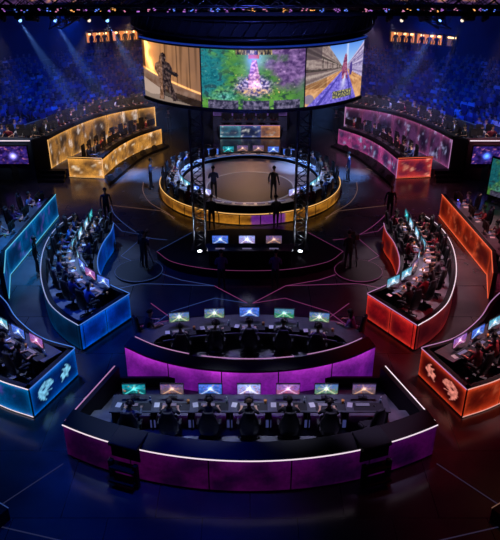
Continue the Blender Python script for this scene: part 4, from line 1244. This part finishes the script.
for i in range(6): station(-2.1+.84*i, 47.4, 1.0, 270, f'{ORD[i]} seat from the left', 'back podium upper level', 'mix', .62, 0, idx=i+2)

# ------------------------------------------------------------------ standing people and their cameras
std = [((-7.1,30.6,0), R(200),'standing','shirt_navy','person in dark clothes standing behind the far end of the left crescent booth'),
 ((-5.6,45.6,0), R(170),'holding','shirt_black','person in black standing in the gap right of the gold upper tier'),
 ((5.9,45.6,0), R(190),'holding','shirt_black','person in black standing in the gap left of the rose upper tier'),
 ((-1.85,32.1,.56), R(10),'holding','shirt_navy','person standing inside the gold ring on the left'),
 ((1.2,32.1,.56), R(-20),'standing','shirt_black','person standing inside the gold ring on the right'),
 ((-1.85,29.6,0), 0,'standing','shirt_black','dark figure standing outside the ring wall on the left'),
 ((1.25,29.6,0), R(15),'standing','shirt_black','dark figure standing outside the ring wall on the right'),
 ((-1.15,23.7,0), R(5),'holding','shirt_purple','dark figure in front of the platform below the left monitor'),
 ((1.02,23.7,0), R(-5),'holding','shirt_purple','dark figure in front of the platform below the right monitor'),
 ((-9.0,25.0,0), R(-80),'standing','shirt_black','person in black standing in the aisle behind the left crescent booth'),
 ((-5.5,35.0,0), R(-90),'holding','shirt_blue','person standing at the outer left side of the gold ring'),
 ((5.6,36.2,0), R(90),'standing','shirt_navy','person standing at the outer right side of the gold ring'),
 ((7.1,30.9,0), R(170),'standing','shirt_black','person in black standing behind the far end of the right crescent booth'),
 ((-4.5,25.3,.10), R(-20),'holding','shirt_black','camera operator standing at the left round riser'),
 ((4.3,25.3,.10), R(20),'holding','shirt_black','camera operator standing at the right round riser')]
for loc, rz, pose, sh, lab in std: person(loc, rz, pose, sh, lab, None, 'short')
for s, nm in ((-1,'left'),(1,'right')):
    t = empty('camera_riser', (s*4.75,25.2,0)); tag(t, f'dark round riser with glowing rim on the {nm} of the platform', 'riser')
    MB().cyl((0,0,0), 1.0, .10, 40).build('riser_deck', M['blackmatte'], t, world=False)
    MB().tube([(1.01*math.cos(R(a)),1.01*math.sin(R(a)),.09) for a in range(0,360,8)], .010, 5, closed=True).build('rim_line', M['line_blue'] if s < 0 else M['line_pink'], t, world=False)
    c = empty('broadcast_camera', (s*4.6,25.85,.10), R(-20*-s)); tag(c, f'broadcast camera on a tripod on the {nm} round riser', 'camera')
    for k in range(3):
        a = 2*PI*k/3+.5
        MB().tube([(0,0,1.15),(.38*math.cos(a),.38*math.sin(a),.01)], [.025,.018], 6).build('tripod_leg', M['metal'], c, world=False)
    MB().box((0,0,1.32),(.22,.46,.26), bev=.03).build('camera_body', M['plastic'], c, world=False)
    MB().tube([(0,.22,1.33),(0,.52,1.33)], [.07,.09], 12).build('camera_lens', M['plastic'], c, world=False)
    MB().box((-.14,-.05,1.5),(.16,.10,.12), bev=.01).build('viewfinder', M['plastic'], c, world=False)
# low black stairs cut at the two bottom corners
for s, nm in ((-1,'left'),(1,'right')):
    t = empty('stairs', (s*6.75,12.15,0)); tag(t, f'low black steps at the bottom {nm} corner', 'stairs')
    t.rotation_euler = (0,0,s*.55)
    for k in range(3): MB().box((s*.6,-.0-.42*k,.20-.05*k),(2.6,.40,.40-.12*k), bev=.01).build('tread', M['black'], t, world=False)
    m = MB().box((s*.6,.205,.40),(2.6,.02,.02)); m.build('edge_strip', M['line_blue'] if s < 0 else M['line_warm'], t, world=False)

# ------------------------------------------------------------------ audience stands
rows = 16; r0 = 15.1; dr = .80; zr0 = 1.55; dz = .075
SPEC = {}
def spans(i):
    # (side, start angle, end angle); aisle gaps left out
    return [('left',101,172),('right',8,79)]
for side, a0, a1 in spans(0):
    t = booth('audience_stand', f'dark stepped stand full of spectators on the {side}', (CX+r0*math.cos(R((a0+a1)/2)),CY+r0*math.sin(R((a0+a1)/2)),0), 'stand')
    m = MB()
    for i in range(rows):
        m.band(arc(CX,CY,r0+i*dr,a0-3,a1+3,44), arc(CX,CY,r0+(i+1)*dr,a0-3,a1+3,44), 0 if i == 0 else zr0+(i-1)*dz, zr0+i*dz)
    m.build('risers', M['stand_step'], t)
    m = MB(); A = arc(CX,CY,r0+.02,a0-3,a1+3,60)
    m.band(A, arc(CX,CY,r0+.08,a0-3,a1+3,60), zr0, zr0+.75); m.build('front_barrier', M['stand_step'], t)
    MB().tube([(x,y,zr0+.78) for x,y in A], .022, 5).build('handrail', M['line_blue'], t)
    MB().band(arc(CX,CY,r0+rows*dr,a0-3,a1+3,44), arc(CX,CY,r0+rows*dr+.3,a0-3,a1+3,44), 0, zr0+rows*dz+.4).build('rear_wall', M['stand_step'], t)
# centre back block, darker and lower
t = booth('audience_stand', 'dark empty centre block behind the small podium', (0,50,0), 'stand')
m = MB()
for i in range(8): m.band(arc(CX,CY,17.5+i*dr,82,98,16), arc(CX,CY,17.5+(i+1)*dr,82,98,16), 0, .8+i*dz)
m.build('risers', M['stand_step'], t)

CM = [mat('crowd_'+n, c, .85) for n, c in (('navy',(.05,.07,.16)),('blue',(.12,.18,.36)),('grey',(.25,.27,.32)),('pale',(.62,.66,.75)),('black',(.03,.03,.04)))]
wm = PM['watching']
def seat_mb(m, x, y, z, a):
    d = Vector((math.cos(a),math.sin(a)))
    m.box((x,y,z+.38),(.42,.38,.06), rz=a-PI/2); m.box((x-d.x*.2,y-d.y*.2,z+.3),(.54,.05,.05), rz=a-PI/2)
    m.box((x-d.x*.24,y-d.y*.24,z+.66),(.46,.05,.5), rz=a-PI/2)
    m.box((x-d.x*.05,y-d.y*.05,z+.2),(.05,.3,.4), rz=a-PI/2)
cvs = [v.co.copy() for v in wm.vertices]; cfs = [tuple(p.vertices) for p in wm.polygons]; cms = [p.material_index for p in wm.polygons]
rng = random.Random(11)
indiv = {'left':0,'right':0}; LIM = 66
for side, a0, a1 in spans(0):
    CV = []; CF = []; CMI = []
    for i in range(rows):
        rad = r0+i*dr+.42; z = zr0+i*dz
        step = math.degrees(.52/rad); n = int((a1-a0)/step)
        sm = MB(); blocks = []
        for j in range(n):
            deg = a0+step*(j+.5+.5*(i%2)+rng.uniform(-.12,.12))
            u = (deg-a0)/(a1-a0)
            if abs(u-.36+.0) < .018 or abs(u-.68) < .018:      # stair aisles
                if sm.v: blocks.append(sm); sm = MB()
                continue
            x, y = CX+rad*math.cos(R(deg)), CY+rad*math.sin(R(deg))
            # outside the picture: leave empty
            dpt = y*math.cos(R(28))+(13.5-z)*math.sin(R(28))
            if abs(x)/dpt > .385: continue
            f = R(deg+180)
            seat_mb(sm, x, y, z, f)
            if rng.random() < .16: continue
            mi = rng.choices(range(5),[4,4,2,2,3])[0]
            rz = f-PI/2+rng.uniform(-.2,.2)
            if indiv[side] < LIM and i < 4 and abs(x)/dpt < .37:
                indiv[side] += 1
                nm = ['navy','blue','grey','pale','black'][mi]
                o = bpy.data.objects.new('person', wm); C.objects.link(o); o.location = (x,y,z); o.rotation_euler = (0,0,rz); o.scale = (.9,)*3
                o.material_slots[0].link = 'OBJECT'; o.material_slots[0].material = CM[mi]
                tag(o, f'spectator in {nm} clothes seated in the {ORD[i]} row of the {side} stand', 'spectator', f'spectators in {nm} in the {ORD[i]} row of the {side} stand')
                h = bpy.data.objects.new('hair', ACC['watching',rng.choice(['short','brown','long'])]); C.objects.link(h); h.parent = o
            else:
                mt = Matrix.Translation((x,y,z)) @ Matrix.Rotation(rz,4,'Z') @ Matrix.Scale(rng.uniform(.84,.95),4)
                k = len(CV); CV += [mt @ v for v in cvs]; CF += [tuple(q+k for q in f_) for f_ in cfs]
                CMI += [mi if q == 0 else (5 if q == 1 else 4) for q in cms]
        if sm.v: blocks.append(sm)
        for bi, b in enumerate(blocks):
            bn = {1:['only'],2:['first','second'],3:['first','second','third']}[len(blocks)][bi]
            o = b.build('seat_row', M['seat_blue']); tag(o, f'blue seats in {ORD[i]} row of the {side} stand, {bn} block', 'seat row', f'seat rows of the {side} stand')
    me = bpy.data.meshes.new('crowd'); me.from_pydata([tuple(v) for v in CV],[],CF)
    for m_ in CM: me.materials.append(m_)
    me.materials.append(M['skin'])
    for p, q in zip(me.polygons, CMI): p.material_index = q
    o = bpy.data.objects.new('crowd', me); C.objects.link(o); tag(o, f'dense seated crowd filling the upper rows of the {side} stand', 'crowd', kind='stuff')

# lit hospitality suites in the back wall
sw = glow('suite_wall_glow', (.6,.18,.04), 1.5); sl = glow('suite_lamp', (1.,.62,.25), 4.)
wn = 0
for (deg, w, bright) in ((115.7,2.1,1),(111.2,2.3,1),(64.2,2.2,1),(59.8,2.3,1),(56.2,.9,0)):
    wn += 1
    a = R(deg); rr = 30.3; x, y = CX+rr*math.cos(a), CY+rr*math.sin(a)
    t = empty('window_%d'%wn, (x,y,0), a-PI/2); tag(t, kind='structure')
    zb, zt = 3.75, 4.65
    q = MB(); q.box((0,.10,(zb+zt)/2),(w,.04,zt-zb)); q.build('lit_interior', sw if bright else glow('dim_suite',(.25,.12,.12),.6), t, world=False)
    q = MB(); 
    for dx in (-w/2,w/2): q.box((dx,-.1,(zb+zt)/2),(.08,.42,zt-zb+.1))
    for zz in (zb,zt): q.box((0,-.1,zz),(w+.1,.42,.08))
    q.build('window_frame', M['black'], t, world=False)
    q = MB(); 
    for dx in (-w*.3,w*.05,w*.33): q.box((dx,.06,zt-.2),(.28,.03,.12))
    q.build('ceiling_lamp', sl, t, world=False)
    tx, ty = math.cos(a), math.sin(a)
    for j in range(3 if w > 1.5 else 1):
        off = (-.6+.6*j)*w/2.2
        person((x-ty*off*1.-tx*.12, y+tx*off-ty*.12, zb-.85), a+PI/2+.3*j, 'standing', 'shirt_black', f'dark figure, {ORD[j]} inside the {["leftmost","second","third","fourth","rightmost"][wn-1]} lit suite window', None, 'short')
# added glowing band standing in for the far upper audience lights
rb = booth('added_glow_band', 'long violet and amber glowing band added high on the back wall', (0,CY+30,6.6), 'display')
m = MB(); m.col = []
AA = arc(CX,CY,30.4,150,30,220)
for i, (x,y) in enumerate(AA):
    for j in range(5):
        m.v.append(Vector((x,y,7.1+.2*j)))
        q = fbm(i*.22,j*.6,3,4); c = mixc((.015,.008,.03),(.22,.09,.30), .25+q*2.0)
        if q > .22: c = mixc(c,(.75,.32,.12),.8)
        m.col.append(c)
for i in range(len(AA)-1):
    for j in range(4): k = i*5+j; m.face((k,k+5,k+6,k+1), True)
m.build('glow_band_face', M['display'], rb)
MB().band(arc(CX,CY,30.42,150,30,100),arc(CX,CY,30.48,150,30,100),7.0,8.0).build('glow_band_backing', M['black'], rb)

# ------------------------------------------------------------------ light
w = bpy.data.worlds.new('arena_dark'); bpy.context.scene.world = w; w.use_nodes = True
w.node_tree.nodes['Background'].inputs[0].default_value = (.01,.015,.08,1); w.node_tree.nodes['Background'].inputs[1].default_value = .10
def area(loc, target, col, power, size=1.5):
    l = bpy.data.lights.new('flood','AREA'); l.color = col; l.energy = power; l.size = size; l.shape = 'DISK'
    o = bpy.data.objects.new('flood', l); C.objects.link(o); o.location = loc
    o.rotation_euler = (Vector(target)-Vector(loc)).to_track_quat('-Z','Y').to_euler()
BL, RD, PU, WH, AM = (.0,.06,1.), (1.,.015,.04), (.45,.04,.8), (.75,.8,1.), (1.,.5,.18)
CYN = (.0,.28,1.)
spot((-9.5,26,10.5),(-9.3,25.5,0),CYN,9000,30,.9,.3)
spot((-9.5,31,10.0),(-8.6,29.5,0),BL,900,50,.9,.3)
spot((-8,21,10.5),(-6.8,19.2,0),BL,2600,60,.9,.3)
spot((-5.0,26,10.5),(-4.6,23.5,0),BL,1100,50,.9,.3)
spot((-7,15,10.5),(-6.6,13.6,0),(.0,.16,1.),900,50,.9,.3)
spot((9.5,26,10.5),(9.0,25,0),(1.,.06,.16),2200,36,.9,.3)
spot((9.0,31,10.0),(8.2,30,0),(1.,.12,.2),500,50,.9,.3)
spot((8,21,10.5),(6.6,19.5,0),RD,1100,60,.9,.3)
spot((5.0,26,10.5),(4.6,23.5,0),(1.,.02,.25),350,50,.9,.3)
spot((7,15,10.5),(6.6,13.8,0),RD,350,50,.9,.3)
spot((-2,13,12),(-2.6,11.3,0),(.0,.03,1.),2600,44,.9,.3)
spot((9,11,9),(8.0,11.8,0),(1,.5,.05),220,36,.9,.3)
spot((0,24,10.5),(0,19.8,1),(.2,.06,1.),700,50,.8,.3)
for i_, x_ in enumerate((-3.3,-1.1,1.1,3.3)): spot((x_,17.0,11.5),(x_,14.9,1.2),((.5,.65,1.),(.62,.7,1.),(.66,.66,1.),(.65,.5,1.))[i_],2400,20,.6,.15)  # unseen spots, added here and below to brighten the booth interiors
for x_ in (-2,0,2): spot((x_,22,11.),(x_,19.0-.1*abs(x_),1),(.62,.6,1.),1500,20,.7,.15)
spot((-8,29,9.5),(-7.3,26,1),(.3,.5,1.),4500,38,.7,.2)
spot((-7,24,9.5),(-6.8,22.6,1),(.3,.5,1.),3200,34,.7,.2)
spot((8,29,9.5),(7.3,26,1),(1.,.68,.8),3600,38,.7,.2)
spot((7,24,9.5),(6.8,22.6,1),(1.,.62,.72),2600,34,.7,.2)
spot((-8.5,20,10),(-7.8,18.0,1),(.55,.62,1.),2400,30,.7,.2)
spot((8.5,20,10),(7.8,18.0,1),(1.,.62,.66),2200,30,.7,.2)
spot((-11,31,9.5),(-11.0,28,1),(.2,.45,1.),3000,40,.7,.2)
spot((11,31,9.5),(11.0,28,1),(1.,.45,.45),2400,40,.7,.2)
spot((0,33,9.6),(0,35.8,0),(1.,.55,.38),700,56,.8,.3)
spot((0,46,7.5),(0,37.2,0),(1.,.55,.36),1500,40,.8,.5)
for x_ in (-3.2,3.2): spot((x_,45,7.5),(x_*.7,37.2,0),(.3,.35,1.),500,30,.8,.4)
for s_ in (-1,1): spot((s_*3,32,9.),(s_*4.0,34.9,.6),(.3,.48,1.),3200,36,.9,.3)
spot((0,39,9),(0,45.8,1.2),(.6,.55,1.),1100,40,.7,.3)
spot((-6,35,9),(-8.0,40.5,1.3),AM,3500,50,.8,.3)
spot((6,35,9),(8.0,40.5,1.3),(.9,.45,.75),2600,50,.8,.3)
for (x_,y_) in ((-11.6,38.6),(-10.6,41.1),(-9.2,43.2),(-7.4,44.6)):  # unseen spots added to brighten the upper tier players
    d_ = Vector((0-x_,35-y_)).normalized()*3.2
    spot((x_+d_.x,y_+d_.y,8.2),(x_,y_,2.7),(1.,.85,.7),1900,28,.6,.15)
    spot((-x_-d_.x,y_+d_.y,8.2),(-x_,y_,2.7),(.85,.8,1.),1700,28,.6,.15)
spot((-12,33.5,8.5),(-13.6,37.6,2.4),(.9,.8,.8),1500,30,.8,.3)
spot((12,33.5,8.5),(13.6,37.6,2.4),(.95,.7,.8),1400,30,.8,.3)
spot((-5,34,9),(-6.6,35.4,0),AM,700,50,.8,.3)
spot((-9,33,9),(-9.6,34.0,0),(.35,.3,.9),700,50,.8,.3)
spot((8,33,9),(8.6,34.2,0),(1.,.2,.35),700,50,.8,.3)
spot((0,20,7.5),(0,27,9.8),(.10,.14,1.),1400,90,.8,.3)  # unseen blue spot added from below to bring out the drum lattice
for s_ in (-1,1): spot((s_*5.6,22,9.5),(s_*6.45,23.7,.35),(.35,.75,1.) if s_ < 0 else (1.,.9,.95),1500,10,.7,.1)
spot((0,29,9),(0,31.3,.8),(1.,.75,.6),500,40,.7,.2)
# stands
spot((-9,36,9),(-14,45,3),(.0,.06,1.),5000,80,.9,.3)
spot((9,36,9),(14,45,3),(.0,.06,1.),5000,80,.9,.3)
spot((-3,38,9),(-9,54,4),(.0,.035,1.),1500,60,.9,.3)
spot((3,38,9),(9,54,4),(.0,.035,1.),1500,60,.9,.3)
# narrow beams of the visible lamps
for x, h, nm, on in lamps:
    if on:
        cc = (.15,.35,1.) if h is H_BLUE else (.8,.7,.8)
        tgt = (x+(2.8 if x < 0 else -2.8), 36.5, 2) if h is H_BLUE else (x+(.7 if x < 0 else -.7), 37, 2)
        spot((x+(.12 if x < 0 else -.12),34.0,8.88), tgt, cc, 24000 if h is H_BLUE else 6000, 17 if h is H_BLUE else 9, 1., .05)
for s_ in (-1,1): spot((s_*2.2,26.2,.56),(s_*2.2,26.7,5),(.7,.8,1.),60,80,.6,.05)
# haze over the back half of the hall
hz_ = MB().box((0,46,4.9),(60,32,9.5)); hb = hz_.build('haze', None) if 0 else None
vm = bpy.data.materials.new('thin_stage_haze'); vm.use_nodes = True
nt = vm.node_tree; nt.nodes.remove(nt.nodes['Principled BSDF']); vs = nt.nodes.new('ShaderNodeVolumeScatter')
vs.inputs['Color'].default_value = (.9,.93,1,1); vs.inputs['Density'].default_value = .006; vs.inputs['Anisotropy'].default_value = .2
nt.links.new(vs.outputs['Volume'], nt.nodes['Material Output'].inputs['Volume'])
hb = MB().box((0,46.9,6.4),(58,29.0,7.0)).build('haze', vm); tag(hb, 'thin bluish haze hanging over the stands', 'haze', kind='stuff')

# ------------------------------------------------------------------ unused prototypes out, camera, view
for p in PROTOS:
    if not p.get('_used', 0):
        for c in list(p.children_recursive): bpy.data.objects.remove(c)
        bpy.data.objects.remove(p)
for o in bpy.data.objects:
    if '_used' in o: del o['_used']
for o in bpy.data.objects:
    if o.parent is None and o.type in ('MESH','EMPTY') and o.location.x > 4.2 and o.location.y < 33.5 and 'label' in o and 12.5 < o.location.y and o.location.z < 4:
        o.location.x -= .12
cam = bpy.data.cameras.new('camera')
co = bpy.data.objects.new('camera', cam); C.objects.link(co)
cam.sensor_fit = 'HORIZONTAL'; cam.sensor_width = 36; cam.lens = 668/500*36
co.location = (0,0,13.5); co.rotation_euler = (R(62),0,0)
cam.clip_end = 300
sc = bpy.context.scene; sc.camera = co
sc.view_settings.view_transform = 'Standard'; sc.view_settings.look = 'None'; sc.view_settings.gamma = 1; sc.view_settings.exposure = 0
sc.view_settings.use_curve_mapping = False
sc.cycles.use_denoising = True
sc.cycles.max_bounces = 6; sc.cycles.volume_bounces = 0
